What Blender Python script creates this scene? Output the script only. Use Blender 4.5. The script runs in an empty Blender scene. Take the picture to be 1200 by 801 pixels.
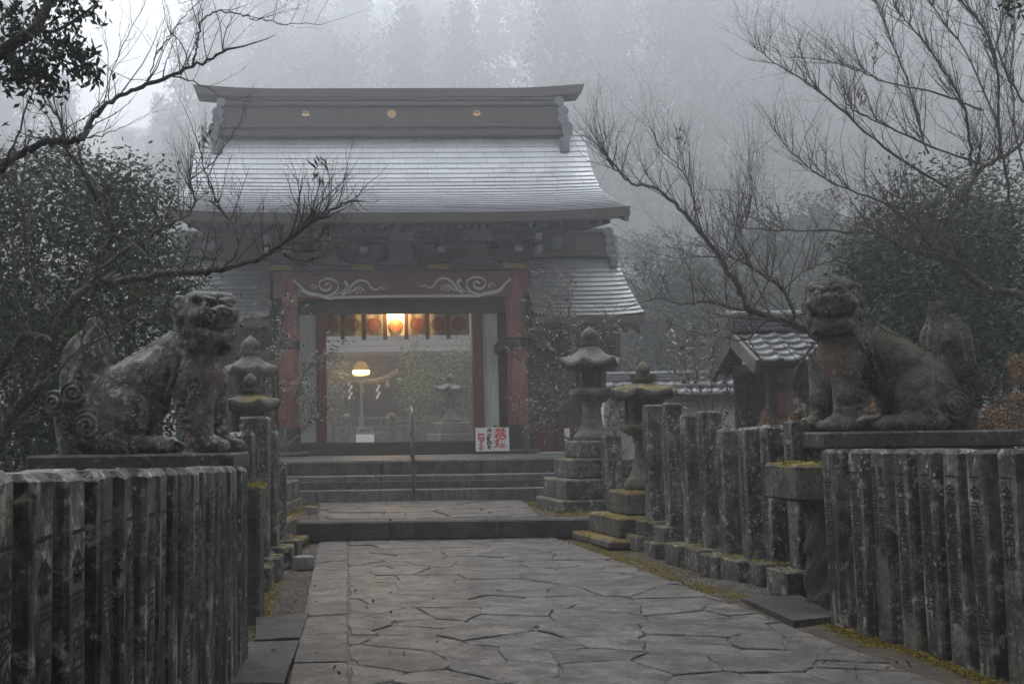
import bpy, math, random
import numpy as np
from mathutils import Vector, Matrix, Euler

random.seed(7)
rng = np.random.default_rng(11)
R = math.radians
scene = bpy.context.scene
COL = scene.collection

# ------------------------------------------------------------------ camera
F_PX = 1300.0            # focal length in photograph pixels (1200 wide)
PPX, PPY = 450.0, 400.5  # principal point: the photograph is an off-centre frame
CAM_H = 1.2
PITCH, ROLL = math.atan(111.5 / F_PX), R(-0.8)
cam_rot = Matrix.Rotation(math.pi / 2 + PITCH, 3, 'X') @ Matrix.Rotation(ROLL, 3, 'Z')
cd = bpy.data.cameras.new('camera')
cam = bpy.data.objects.new('camera', cd)
COL.objects.link(cam)
cam.matrix_world = Matrix.Translation((0, 0, CAM_H)) @ cam_rot.to_4x4()
cd.sensor_fit = 'HORIZONTAL'
cd.sensor_width = 36.0
cd.lens = F_PX / 1200.0 * 36.0
cd.shift_x = (600.0 - PPX) / 1200.0
cd.clip_start = 0.05
cd.clip_end = 1000.0
scene.camera = cam

# ------------------------------------------------------------------ light
SUN_EL, SUN_AZ = R(70), R(-14)     # azimuth from +Y, negative to the left
world = bpy.data.worlds.new('World')
scene.world = world
world.use_nodes = True
nt = world.node_tree
nt.nodes.clear()
wo = nt.nodes.new('ShaderNodeOutputWorld')
bg = nt.nodes.new('ShaderNodeBackground')
hs = nt.nodes.new('ShaderNodeHueSaturation')
sk = nt.nodes.new('ShaderNodeTexSky')
sk.sky_type = 'NISHITA'
sk.sun_disc = False
sk.sun_elevation = SUN_EL
sk.sun_rotation = SUN_AZ
sk.air_density = 1.0
sk.dust_density = 3.0
sk.ozone_density = 1.0
hs.inputs['Saturation'].default_value = 0.10
nt.links.new(sk.outputs[0], hs.inputs['Color'])
nt.links.new(hs.outputs[0], bg.inputs['Color'])
nt.links.new(bg.outputs[0], wo.inputs['Surface'])
bg.inputs['Strength'].default_value = 0.15
sd = bpy.data.lights.new('sun', 'SUN')
sd.energy = 0.6
sd.angle = R(40)
sd.color = (1.0, 0.97, 0.93)
sun = bpy.data.objects.new('sun', sd)
COL.objects.link(sun)
sdir = Vector((math.sin(SUN_AZ) * math.cos(SUN_EL), math.cos(SUN_AZ) * math.cos(SUN_EL), math.sin(SUN_EL)))
sun.rotation_euler = sdir.to_track_quat('Z', 'Y').to_euler()
sun.location = sdir * 60
scene.view_settings.view_transform = 'Standard'
scene.view_settings.look = 'None'
scene.view_settings.exposure = 1.05
scene.view_settings.gamma = 1.0
scene.view_settings.use_curve_mapping = False
cy = scene.cycles
cy.max_bounces = 6
cy.diffuse_bounces = 3
cy.glossy_bounces = 2
cy.volume_bounces = 4
cy.transparent_max_bounces = 4
cy.use_denoising = True
cy.denoising_prefilter = 'NONE'
cy.denoising_input_passes = 'RGB_ALBEDO_NORMAL'
cy.caustics_reflective = False
cy.caustics_refractive = False
HAZE = 0.0063


# ------------------------------------------------------------------ pixel -> world
def ray(px, py):
    return cam_rot @ Vector(((px - PPX) / F_PX, -(py - PPY) / F_PX, -1.0))


def at(px, py, Y):
    d = ray(px, py)
    return Vector((0, 0, CAM_H)) + d * (Y / d.y)


def gnd(px, py, z=0.0):
    d = ray(px, py)
    return Vector((0, 0, CAM_H)) + d * ((z - CAM_H) / d.z)


# ------------------------------------------------------------------ tagging
def tag(o, label=None, cat=None, group=None, kind=None):
    if label: o['label'] = label
    if cat: o['category'] = cat
    if group: o['group'] = group
    if kind: o['kind'] = kind
    return o


def empty(name, loc=(0, 0, 0), rz=0.0, label=None, cat=None, group=None):
    o = bpy.data.objects.new(name, None)
    o.empty_display_size = 0.2
    o.location = loc
    o.rotation_euler = (0, 0, rz)
    COL.objects.link(o)
    return tag(o, label, cat, group)


def link(name, me, mat, parent=None, loc=None, rot=None, scale=None):
    o = bpy.data.objects.new(name, me)
    if mat is not None and not me.materials:
        me.materials.append(mat)
    COL.objects.link(o)
    if parent is not None: o.parent = parent
    if loc is not None: o.location = loc
    if rot is not None: o.rotation_euler = rot
    if scale is not None: o.scale = scale
    return o


def dup(root, loc, rz=0.0, scale=None, label=None):
    kids = {}
    r = root.copy()
    COL.objects.link(r)
    r.location = loc
    r.rotation_euler = (0, 0, rz)
    if scale is not None: r.scale = scale
    if label: r['label'] = label
    for c in list(root.children):
        k = c.copy()
        COL.objects.link(k)
        k.parent = r
        for g in list(c.children):
            q = g.copy()
            COL.objects.link(q)
            q.parent = k
    return r


# ------------------------------------------------------------------ mesh builder
class MB:
    def __init__(s):
        s.v, s.f = [], []

    def add(s, vs, fs):
        n = len(s.v)
        s.v += [tuple(p) for p in vs]
        s.f += [tuple(i + n for i in f) for f in fs]
        return s

    def box(s, c, d, rot=None, ch=0.0, taper=1.0):
        """chamfered box, centre c, full size d"""
        hx, hy, hz = d[0] / 2, d[1] / 2, d[2] / 2
        M = rot.to_matrix() if rot is not None else None
        c = Vector(c)

        def T(p):
            p = Vector(p)
            k = 1.0 if p.z < 0 else taper
            p.x *= k
            p.y *= k
            return c + (M @ p if M else p)
        if ch <= 0:
            vs = [T((x * hx, y * hy, z * hz)) for x in (-1, 1) for y in (-1, 1) for z in (-1, 1)]
            fs = [(0, 1, 3, 2), (4, 6, 7, 5), (0, 4, 5, 1), (2, 3, 7, 6), (0, 2, 6, 4), (1, 5, 7, 3)]
            return s.add(vs, fs)
        ch = min(ch, hx * .9, hy * .9, hz * .9)
        vs, idx = [], {}
        for x in (-1, 1):
            for y in (-1, 1):
                for z in (-1, 1):
                    for a in range(3):
                        p = [x * hx, y * hy, z * hz]
                        for b in range(3):
                            if b != a:
                                p[b] -= (x, y, z)[b] * ch
                        idx[(x, y, z, a)] = len(vs)
                        vs.append(T(p))
        fs = []
        for a in range(3):
            b, c2 = (a + 1) % 3, (a + 2) % 3
            for sgn in (-1, 1):
                q = []
                for sb, sc in ((-1, -1), (1, -1), (1, 1), (-1, 1)):
                    k = [0, 0, 0]
                    k[a], k[b], k[c2] = sgn, sb, sc
                    q.append(idx[(k[0], k[1], k[2], a)])
                fs.append(tuple(q if sgn > 0 else q[::-1]))
            for sb in (-1, 1):      # edges running along axis a
                for sc in (-1, 1):
                    q = []
                    for sa, ax in ((-1, b), (1, b), (1, c2), (-1, c2)):
                        k = [0, 0, 0]
                        k[a], k[b], k[c2] = sa, sb, sc
                        q.append(idx[(k[0], k[1], k[2], ax)])
                    fs.append(tuple(q if sb * sc < 0 else q[::-1]))
        for x in (-1, 1):
            for y in (-1, 1):
                for z in (-1, 1):
                    q = [idx[(x, y, z, 0)], idx[(x, y, z, 1)], idx[(x, y, z, 2)]]
                    fs.append(tuple(q if x * y * z > 0 else q[::-1]))
        return s.add(vs, fs)

    def tube(s, pts, rad, n=6, cap=True, twist=None):
        pts = [Vector(p) for p in pts]
        if not hasattr(rad, '__len__'): rad = [rad] * len(pts)
        vs, fs = [], []
        up = Vector((0.13, 0.21, 0.97))
        for i, p in enumerate(pts):
            t = pts[min(i + 1, len(pts) - 1)] - pts[max(i - 1, 0)]
            if t.length < 1e-9: t = Vector((0, 0, 1))
            t.normalize()
            a = t.cross(up)
            if a.length < 0.05: a = t.cross(Vector((1, 0, 0)))
            a.normalize()
            b = t.cross(a)
            for k in range(n):
                an = 2 * math.pi * k / n
                vs.append(p + (a * math.cos(an) + b * math.sin(an)) * rad[i])
        for i in range(len(pts) - 1):
            for k in range(n):
                k2 = (k + 1) % n
                fs.append((i * n + k, i * n + k2, (i + 1) * n + k2, (i + 1) * n + k))
        if cap:
            fs.append(tuple(range(n))[::-1])
            fs.append(tuple(range((len(pts) - 1) * n, len(pts) * n)))
        # orient outwards
        fs = [f[::-1] for f in fs]
        return s.add(vs, fs)

    def cyl(s, p0, p1, r0, r1=None, n=12):
        return s.tube([p0, p1], [r0, r0 if r1 is None else r1], n)

    def lathe(s, prof, n=16, c=(0, 0, 0), wob=None, ang0=0.0):
        """prof: (radius, z) from bottom to top; wob(angle, i) scales radius / lifts z"""
        vs, fs = [], []
        for i, (r, z) in enumerate(prof):
            for k in range(n):
                a = ang0 + 2 * math.pi * k / n
                rr, zz = (r, z) if wob is None else wob(a, i, r, z)
                vs.append((c[0] + rr * math.cos(a), c[1] + rr * math.sin(a), c[2] + zz))
        m = len(prof)
        for i in range(m - 1):
            for k in range(n):
                k2 = (k + 1) % n
                fs.append((i * n + k, i * n + k2, (i + 1) * n + k2, (i + 1) * n + k))
        fs.append(tuple(range(n))[::-1])
        fs.append(tuple(range((m - 1) * n, m * n)))
        return s.add(vs, fs)

    def prism(s, poly, y0, y1, axis='y'):
        """poly of (a, b); axis y: a=x b=z extruded in y; axis z: a=x b=y extruded in z; axis x: a=y b=z"""
        n = len(poly)
        area = sum(poly[i][0] * poly[(i + 1) % n][1] - poly[(i + 1) % n][0] * poly[i][1] for i in range(n))
        P = list(poly) if area > 0 else list(poly)[::-1]

        def m(a, b, t):
            return {'y': (a, t, b), 'z': (a, b, t), 'x': (t, a, b)}[axis]
        vs = [m(a, b, y0) for a, b in P] + [m(a, b, y1) for a, b in P]
        lo, hi = tuple(range(n)), tuple(range(n, 2 * n))
        side = [(i, (i + 1) % n, n + (i + 1) % n, n + i) for i in range(n)]
        if axis == 'y':
            fs = [lo, hi[::-1]] + [f[::-1] for f in side]
        else:
            fs = [lo[::-1], hi] + side
        if y1 < y0: fs = [f[::-1] for f in fs]
        return s.add(vs, fs)

    def sphere(s, c, r, nu=12, nv=8):
        if not hasattr(r, '__len__'): r = (r, r, r)
        prof = [(math.sin(math.pi * i / nv), -math.cos(math.pi * i / nv)) for i in range(nv + 1)]
        vs, fs = [], []
        for q, z in prof:
            for k in range(nu):
                a = 2 * math.pi * k / nu
                vs.append((c[0] + r[0] * max(q, 1e-4) * math.cos(a), c[1] + r[1] * max(q, 1e-4) * math.sin(a), c[2] + r[2] * z))
        for i in range(nv):
            for k in range(nu):
                k2 = (k + 1) % nu
                fs.append((i * nu + k, i * nu + k2, (i + 1) * nu + k2, (i + 1) * nu + k))
        return s.add(vs, fs)

    def mesh(s, name, smooth=False):
        me = bpy.data.meshes.new(name)
        me.from_pydata(s.v, [], s.f)
        if smooth:
            me.polygons.foreach_set('use_smooth', [True] * len(me.polygons))
        me.update()
        return me

    def build(s, name, mat, parent=None, smooth=False, loc=None, rot=None, kind=None):
        o = link(name, s.mesh(name, smooth), mat, parent, loc, rot)
        if kind: o['kind'] = kind
        return o


def quads_mesh(name, V):
    """V: (N,4,3) numpy array of separate quads"""
    n = len(V)
    me = bpy.data.meshes.new(name)
    me.vertices.add(4 * n)
    me.vertices.foreach_set('co', V.reshape(-1).astype(np.float32))
    me.loops.add(4 * n)
    me.loops.foreach_set('vertex_index', np.arange(4 * n, dtype=np.int32))
    me.polygons.add(n)
    me.polygons.foreach_set('loop_start', np.arange(0, 4 * n, 4, dtype=np.int32))
    me.update(calc_edges=True)
    return me


def leaf_quads(C, L, W, up=0.3, droop=0.0, g=rng):
    """diamond leaves at centres C (N,3), length L, width W"""
    n = len(C)
    d = g.normal(size=(n, 3))
    d[:, 2] = d[:, 2] * 0.6 - droop
    d /= np.linalg.norm(d, axis=1)[:, None]
    nn = g.normal(size=(n, 3))
    nn[:, 2] = np.abs(nn[:, 2]) + up
    s = np.cross(d, nn)
    s /= np.linalg.norm(s, axis=1)[:, None] + 1e-9
    l = (L * g.uniform(0.65, 1.2, n))[:, None]
    w = (W * g.uniform(0.7, 1.2, n))[:, None]
    a = C - d * l * .5
    b = C + s * w * .5 - d * l * .05
    c = C + d * l * .5
    e = C - s * w * .5 - d * l * .05
    return np.stack([a, b, c, e], axis=1)


# ------------------------------------------------------------------ materials
def mat_base(name, rough=0.8, spec=0.3):
    m = bpy.data.materials.new(name)
    m.use_nodes = True
    t = m.node_tree
    t.nodes.clear()
    out = t.nodes.new('ShaderNodeOutputMaterial')
    b = t.nodes.new('ShaderNodeBsdfPrincipled')
    b.inputs['Roughness'].default_value = rough
    b.inputs['Specular IOR Level'].default_value = spec
    t.links.new(b.outputs[0], out.inputs[0])
    return m, t, b


def N(t, typ, **kw):
    n = t.nodes.new(typ)
    for k, v in kw.items():
        if k in n.inputs: n.inputs[k].default_value = v
        else: setattr(n, k, v)
    return n


def mixc(t, fac, a, b):
    m = t.nodes.new('ShaderNodeMix')
    m.data_type = 'RGBA'
    for sock, val in ((m.inputs[0], fac), (m.inputs[6], a), (m.inputs[7], b)):
        if hasattr(val, 'links') or hasattr(val, 'is_linked'): t.links.new(val, sock)
        elif isinstance(val, (int, float)): sock.default_value = val
        else: sock.default_value = (*val, 1.0)
    return m.outputs[2]


def mth(t, op, a, b=0.0, clamp=False):
    m = t.nodes.new('ShaderNodeMath')
    m.operation = op
    m.use_clamp = clamp
    for i, val in enumerate((a, b)):
        if isinstance(val, (int, float)): m.inputs[i].default_value = val
        else: t.links.new(val, m.inputs[i])
    return m.outputs[0]


def ramp(t, fac, lo, hi):
    m = t.nodes.new('ShaderNodeMapRange')
    m.interpolation_type = 'SMOOTHSTEP'
    t.links.new(fac, m.inputs['Value'])
    m.inputs['From Min'].default_value = lo
    m.inputs['From Max'].default_value = hi
    return m.outputs['Result']


def coords(t, scale=(1, 1, 1), rnd=True):
    tc = t.nodes.new('ShaderNodeTexCoord')
    v = tc.outputs['Object']
    if rnd:
        oi = t.nodes.new('ShaderNodeObjectInfo')
        sc = t.nodes.new('ShaderNodeVectorMath')
        sc.operation = 'SCALE'
        sc.inputs[0].default_value = (31.7, 17.3, 23.1)
        t.links.new(oi.outputs['Random'], sc.inputs['Scale'])
        ad = t.nodes.new('ShaderNodeVectorMath')
        ad.operation = 'ADD'
        t.links.new(v, ad.inputs[0])
        t.links.new(sc.outputs[0], ad.inputs[1])
        v = ad.outputs[0]
    if scale != (1, 1, 1):
        mp = t.nodes.new('ShaderNodeMapping')
        mp.inputs['Scale'].default_value = scale
        t.links.new(v, mp.inputs['Vector'])
        v = mp.outputs[0]
    return v


def noise(t, v, scale, detail=5, rough=0.6, dist=0.0):
    n = t.nodes.new('ShaderNodeTexNoise')
    n.inputs['Scale'].default_value = scale
    n.inputs['Detail'].default_value = detail
    n.inputs['Roughness'].default_value = rough
    n.inputs['Distortion'].default_value = dist
    t.links.new(v, n.inputs['Vector'])
    return n.outputs['Fac']


def bump(t, b, h, strength=0.4, dist=0.02):
    n = t.nodes.new('ShaderNodeBump')
    n.inputs['Strength'].default_value = strength
    n.inputs['Distance'].default_value = dist
    t.links.new(h, n.inputs['Height'])
    t.links.new(n.outputs[0], b.inputs['Normal'])


def stone(name, dark, mid, lichen, lich=0.55, moss=0.0, mosscol=(.17, .15, .02), streak=0.0, rough=.62,
          scale=1.0, red=None, bumpy=0.5, spots=0.62, var=0.0, grain=.6):
    m, t, b = mat_base(name, rough, 0.35)
    v = coords(t)
    n1 = noise(t, v, 4.5 * scale, 7, .65)
    col = mixc(t, ramp(t, n1, .36, .64), dark, mid)
    if var:
        oi = t.nodes.new('ShaderNodeObjectInfo')
        col = mixc(t, mth(t, 'MULTIPLY', oi.outputs['Random'], var), col, tuple(c * .35 for c in dark))
    if red:
        c0, rad, rc = red
        tc = t.nodes.new('ShaderNodeTexCoord')
        vm = t.nodes.new('ShaderNodeVectorMath')
        vm.operation = 'DISTANCE'
        t.links.new(tc.outputs['Object'], vm.inputs[0])
        vm.inputs[1].default_value = c0
        d = mth(t, 'ADD', vm.outputs['Value'], mth(t, 'MULTIPLY', mth(t, 'SUBTRACT', noise(t, v, 9, 5, .6), .5), rad * 1.4))
        fr = mth(t, 'SUBTRACT', 1.0, ramp(t, d, rad * .55, rad * 1.05))
        col = mixc(t, mth(t, 'MULTIPLY', fr, .85), col, rc)
    if streak:
        vs = coords(t, (9, 9, .8))
        sx = noise(t, vs, 2.2, 4, .6)
        col = mixc(t, mth(t, 'MULTIPLY', ramp(t, sx, .56, .68), streak), col, lichen)
        sx2 = noise(t, vs, 1.3, 3, .6)
        col = mixc(t, mth(t, 'MULTIPLY', ramp(t, sx2, .52, .66), .7), col, tuple(c * .45 for c in dark))
    n2 = noise(t, v, 11 * scale, 8, .72, .3)
    col = mixc(t, mth(t, 'MULTIPLY', ramp(t, n2, lich, lich + .09), .7), col, lichen)
    vo = t.nodes.new('ShaderNodeTexVoronoi')
    vo.inputs['Scale'].default_value = 26 * scale
    wv = t.nodes.new('ShaderNodeVectorMath')
    wv.operation = 'MULTIPLY_ADD'
    nzv = t.nodes.new('ShaderNodeTexNoise')
    nzv.inputs['Scale'].default_value = 45 * scale
    t.links.new(v, nzv.inputs['Vector'])
    t.links.new(nzv.outputs['Color'], wv.inputs[0])
    wv.inputs[1].default_value = (.035 / scale,) * 3
    t.links.new(v, wv.inputs[2])
    t.links.new(wv.outputs[0], vo.inputs['Vector'])
    n3 = noise(t, v, 3.2 * scale, 3, .5)
    sp = mth(t, 'MULTIPLY', mth(t, 'LESS_THAN', vo.outputs['Distance'], .25), ramp(t, n3, spots - .1, spots + .06))
    col = mixc(t, mth(t, 'MULTIPLY', sp, .75), col, tuple(min(1, c * 1.35) for c in lichen))
    n5 = noise(t, v, 60 * scale, 4, .7)
    n7 = noise(t, v, 27 * scale, 7, .78, .2)
    col = mixc(t, mth(t, 'MULTIPLY', ramp(t, n7, .47, .60), grain), col, tuple(c * .45 for c in dark))
    col = mixc(t, mth(t, 'MULTIPLY', mth(t, 'SUBTRACT', 1.0, ramp(t, n7, .34, .45)), grain * .55), col, tuple(min(1, c * .85) for c in lichen))
    if moss:
        ge = t.nodes.new('ShaderNodeNewGeometry')
        sx = t.nodes.new('ShaderNodeSeparateXYZ')
        t.links.new(ge.outputs['Normal'], sx.inputs[0])
        n4 = noise(t, v, 5.5 * scale, 6, .7)
        mk = mth(t, 'ADD', mth(t, 'MULTIPLY', sx.outputs['Z'], .20), n4)
        mk = mth(t, 'ADD', mk, mth(t, 'MULTIPLY', mth(t, 'SUBTRACT', n5, .5), .22))
        mk = ramp(t, mk, 1.10 - .5 * moss, 1.21 - .5 * moss)
        mc = mixc(t, ramp(t, n5, .32, .68), tuple(c * .35 for c in mosscol), mosscol)
        mc = mixc(t, ramp(t, n2, .40, .60), mc, (mosscol[0] * .55, mosscol[1] * .42, mosscol[2] * .8))
        col = mixc(t, mk, col, mc)
    t.links.new(col, b.inputs['Base Color'])
    h = mth(t, 'ADD', mth(t, 'MULTIPLY', n2, 1.0), mth(t, 'MULTIPLY', n5, .45))
    bump(t, b, h, bumpy, .03)
    return m


def wood(name, c0, c1, rough=.7, grain=(18, 18, 1.2), peel=None, spec=.25):
    m, t, b = mat_base(name, rough, spec)
    v = coords(t, grain)
    n = noise(t, v, 1.6, 6, .65)
    col = mixc(t, ramp(t, n, .35, .65), c0, c1)
    v2 = coords(t)
    n2 = noise(t, v2, 2.3, 5, .6)
    col = mixc(t, mth(t, 'MULTIPLY', ramp(t, n2, .45, .75), .45), col, tuple(c * .55 for c in c0))
    if peel:
        pc, th = peel
        n3 = noise(t, coords(t, (5, 5, 1.6)), 2.2, 7, .7)
        col = mixc(t, ramp(t, n3, th, th + .04), col, pc)
    t.links.new(col, b.inputs['Base Color'])
    bump(t, b, n, .3, .01)
    return m


def plain(name, c, rough=.6, metallic=0.0, spec=.4, var=.25, scale=6):
    m, t, b = mat_base(name, rough, spec)
    n = noise(t, coords(t), scale, 5, .65)
    t.links.new(mixc(t, ramp(t, n, .3, .7), c, tuple(x * (1 - var) for x in c)), b.inputs['Base Color'])
    b.inputs['Metallic'].default_value = metallic
    bump(t, b, n, .12, .01)
    return m


def leafmat(name, c0, c1, rough=.45, spec=.4, trans=0.0):
    m, t, b = mat_base(name, rough, spec)
    ge = t.nodes.new('ShaderNodeNewGeometry')
    t.links.new(mixc(t, ge.outputs['Random Per Island'], c0, c1), b.inputs['Base Color'])
    return m


def glow(name, c, strength):
    m = bpy.data.materials.new(name)
    m.use_nodes = True
    t = m.node_tree
    t.nodes.clear()
    out = t.nodes.new('ShaderNodeOutputMaterial')
    e = t.nodes.new('ShaderNodeEmission')
    e.inputs['Color'].default_value = (*c, 1)
    e.inputs['Strength'].default_value = strength
    t.links.new(e.outputs[0], out.inputs[0])
    return m


M = {}
M['post'] = stone('weathered_post_stone', (.030, .029, .025), (.170, .162, .138), (.50, .49, .43), lich=.545, streak=.45,
                  rough=.6, spots=.66, var=.5, moss=.40, mosscol=(.09, .085, .045))
M['postlight'] = stone('pale_post_stone', (.032, .032, .028), (.175, .170, .150), (.48, .475, .43), lich=.54, streak=.32, rough=.6,
                       spots=.60, moss=.52, mosscol=(.10, .095, .04), var=.3)
M['base'] = stone('post_base_stone', (.03, .029, .026), (.13, .125, .11), (.38, .38, .35), lich=.53, moss=.80,
                  mosscol=(.24, .20, .025), rough=.65)
M['mossy'] = stone('mossy_block_stone', (.045, .042, .036), (.13, .12, .10), (.27, .27, .23), lich=.58, moss=1.04,
                   mosscol=(.26, .21, .02), rough=.75, bumpy=.7)
M['lantern'] = stone('lantern_stone', (.045, .043, .038), (.15, .145, .13), (.30, .295, .265), lich=.57, moss=.60,
                     mosscol=(.14, .13, .03), rough=.7)
M['lanternmoss'] = stone('mossy_lantern_stone', (.040, .037, .031), (.13, .12, .10), (.27, .265, .22), lich=.57, moss=.96,
                         mosscol=(.26, .23, .03), rough=.8, bumpy=.6)
M['lionL'] = stone('lichened_lion_stone', (.020, .022, .020), (.150, .157, .143), (.42, .43, .39), lich=.53, spots=.56, rough=.6,
                   red=((.56, -.10, .62), .22, (.085, .044, .030)), scale=1.25, moss=.55, mosscol=(.10, .10, .03))
M['lionR'] = stone('mossy_lion_stone', (.022, .023, .021), (.165, .168, .152), (.34, .345, .31), lich=.56, spots=.6, rough=.6,
                   red=((-.56, -.12, .56), .22, (.12, .054, .028)), scale=1.25, moss=1.06, mosscol=(.12, .115, .042), bumpy=.8)
M['plinth'] = stone('plinth_stone', (.020, .021, .020), (.070, .071, .066), (.25, .25, .23), lich=.56, moss=.62,
                    mosscol=(.09, .09, .03), rough=.65)
M['paver'] = stone('flagstone', (.060, .056, .051), (.205, .192, .176), (.38, .365, .345), lich=.60, rough=.44, scale=1.0, spots=.9,
                   bumpy=1.0, var=.35, grain=.45)
M['kerb'] = stone('kerb_stone', (.085, .085, .083), (.18, .178, .17), (.28, .28, .26), lich=.60, rough=.5, spots=.75, bumpy=.5)
M['kerbdark'] = stone('dark_wet_kerb_stone', (.018, .018, .017), (.065, .064, .06), (.20, .20, .18), lich=.62, rough=.5, spots=.75, bumpy=.9, moss=.5)
M['step'] = stone('step_stone', (.085, .09, .092), (.165, .17, .172), (.26, .265, .265), lich=.66, rough=.5, spots=.8, bumpy=.3, streak=.15)
M['stepold'] = stone('old_step_stone', (.030, .030, .027), (.095, .092, .08), (.30, .30, .27), lich=.60, rough=.6, spots=.6, bumpy=.7)
M['rock'] = stone('dark_wet_rock', (.010, .0105, .011), (.035, .036, .037), (.10, .10, .10), lich=.66, rough=.4, bumpy=.9, moss=.55,
                  mosscol=(.16, .14, .02))
M['soil'] = stone('damp_soil', (.045, .034, .024), (.115, .09, .066), (.19, .17, .14), lich=.62, rough=.9, scale=1.2, spots=.7,
                  moss=.42, mosscol=(.16, .12, .025), bumpy=.9)
M['mortar'] = stone('joint_mortar', (.075, .066, .055), (.165, .15, .128), (.22, .21, .19), lich=.62, rough=.8, spots=.9, moss=.40, mosscol=(.12, .10, .03), bumpy=.7)
M['gravel'] = stone('gravel_stone', (.08, .078, .075), (.17, .165, .16), (.28, .27, .26), rough=.6, var=.3)
M['moss'] = leafmat('moss_tuft', (.10, .085, .012), (.34, .30, .04), .9, .1)
M['mossdry'] = leafmat('dry_moss_tuft', (.09, .065, .016), (.25, .205, .038), .9, .1)
M['ink'] = plain('carved_ink', (.010, .0095, .009), .8, var=.1)
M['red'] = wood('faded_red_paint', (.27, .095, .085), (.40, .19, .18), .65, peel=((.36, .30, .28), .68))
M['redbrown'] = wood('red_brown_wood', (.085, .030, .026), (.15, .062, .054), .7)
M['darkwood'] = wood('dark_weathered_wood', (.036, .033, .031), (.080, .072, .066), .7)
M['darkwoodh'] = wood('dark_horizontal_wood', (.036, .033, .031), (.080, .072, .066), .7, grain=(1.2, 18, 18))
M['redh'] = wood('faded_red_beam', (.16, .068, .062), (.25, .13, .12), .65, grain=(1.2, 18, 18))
M['white'] = wood('peeling_white_paint', (.46, .47, .48), (.60, .61, .62), .7, peel=((.12, .11, .10), .70))
M['plaster'] = plain('grey_plaster', (.62, .62, .61), .9, var=.2, scale=2)
M['whitewall'] = plain('white_plaster', (.80, .81, .82), .9, var=.3, scale=1.5)
M['scroll'] = plain('white_scroll_paint', (.66, .66, .66), .7, var=.15)
M['gold'] = plain('gold_fitting', (.42, .29, .10), .45, .5, var=.35, scale=30)
M['goldflat'] = plain('gilt_crest', (.80, .58, .26), .4, .3, var=.2, scale=30)
M['ironband'] = plain('dark_metal_band', (.05, .055, .06), .5, .3)
M['copper'] = None
M['ridge'] = plain('ridge_copper', (.090, .074, .067), .55, .25, var=.25, scale=3)
M['ridgelight'] = plain('pale_ridge_copper', (.17, .19, .205), .45, .4, var=.25, scale=5)
M['cloth'] = plain('curtain_cloth', (.68, .63, .55), .9, var=.12, scale=3)
M['crest'] = plain('orange_crest_dye', (.50, .13, .045), .9, var=.15)
M['strip'] = plain('dark_red_strip', (.085, .028, .026), .8)
M['lampglow'] = glow('lit_gate_lamp', (1.0, .62, .18), 14.0)
M['lampglow2'] = glow('lit_pole_lamp', (1.0, .60, .13), 26.0)
M['signwhite'] = plain('white_sign_board', (.74, .74, .74), .5, var=.12, scale=9)
M['signred'] = plain('sign_red', (.55, .04, .045), .5, var=.1)
M['steel'] = plain('stainless_steel', (.20, .205, .21), .4, .7)
M['concrete'] = plain('grey_concrete', (.20, .20, .20), .8)
M['tile'] = plain('grey_roof_tile', (.13, .135, .145), .36, 0, .6, var=.45, scale=5)
M['pinewood'] = wood('grey_weathered_board', (.11, .10, .09), (.19, .175, .155), .8)
M['oldtrunk'] = wood('red_brown_old_trunk', (.17, .080, .058), (.30, .15, .11), .9, grain=(3, 3, 12))
M['paper'] = plain('white_paper', (.80, .80, .82), .8, var=.05)
M['rope'] = plain('straw_rope', (.27, .18, .085), .9, var=.4, scale=20)
M['hallroof'] = plain('grey_hall_roof', (.05, .053, .058), .85, .0, var=.15, scale=.6)
M['hall'] = wood('dark_hall_wood', (.04, .034, .03), (.085, .072, .064), .7)
M['bark'] = stone('plum_bark', (.020, .018, .016), (.050, .045, .040), (.25, .26, .20), lich=.63, rough=.85, scale=2.2, spots=.63, bumpy=.8)
M['barkl'] = stone('lichened_plum_bark', (.030, .027, .023), (.075, .070, .058), (.30, .31, .24), lich=.54, rough=.85, scale=2.2, spots=.5,
                   bumpy=.8)
M['twig'] = plain('twig_bark', (.062, .051, .044), .75, var=.4, scale=4)
M['twigl'] = plain('pale_twig_bark', (.15, .135, .115), .75, var=.5, scale=4)
M['ever'] = leafmat('evergreen_leaf', (.010, .024, .007), (.036, .066, .016), .65, .10)
M['everlt'] = leafmat('light_evergreen_leaf', (.018, .032, .010), (.075, .098, .034), .6, .15)
M['azalea'] = leafmat('grey_green_leaf', (.05, .058, .028), (.20, .20, .13), .5, .4)
M['pale'] = leafmat('pale_small_leaf', (.10, .09, .065), (.36, .34, .28), .6, .3)
M['dry'] = leafmat('dry_brown_leaf', (.08, .045, .028), (.20, .12, .075), .8, .2)
M['bamboo'] = leafmat('soft_green_leaf', (.07, .10, .035), (.17, .21, .09), .5, .3)
M['forest'] = leafmat('forest_leaf', (.016, .024, .012), (.045, .056, .028), .7, .2)
M['forestlt'] = leafmat('pale_forest_leaf', (.018, .026, .012), (.055, .065, .030), .7, .2)
M['trunk'] = plain('cedar_bark', (.05, .042, .036), .9)


def copper_mat(name, ca, cb, cd_, met, rg):
    m, t, b = mat_base(name, .3, .6)
    ge = t.nodes.new('ShaderNodeNewGeometry')
    v = coords(t, (1, 1, 1), False)
    n = noise(t, v, 1.1, 5, .6)
    c = mixc(t, ge.outputs['Random Per Island'], ca, cb)
    c = mixc(t, ramp(t, n, .52, .74), c, cd_)
    t.links.new(c, b.inputs['Base Color'])
    b.inputs['Metallic'].default_value = met
    t.links.new(mth(t, 'ADD', mth(t, 'MULTIPLY', n, .22), rg), b.inputs['Roughness'])
    bump(t, b, noise(t, v, 7, 3, .6), .08, .02)
    return m


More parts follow.
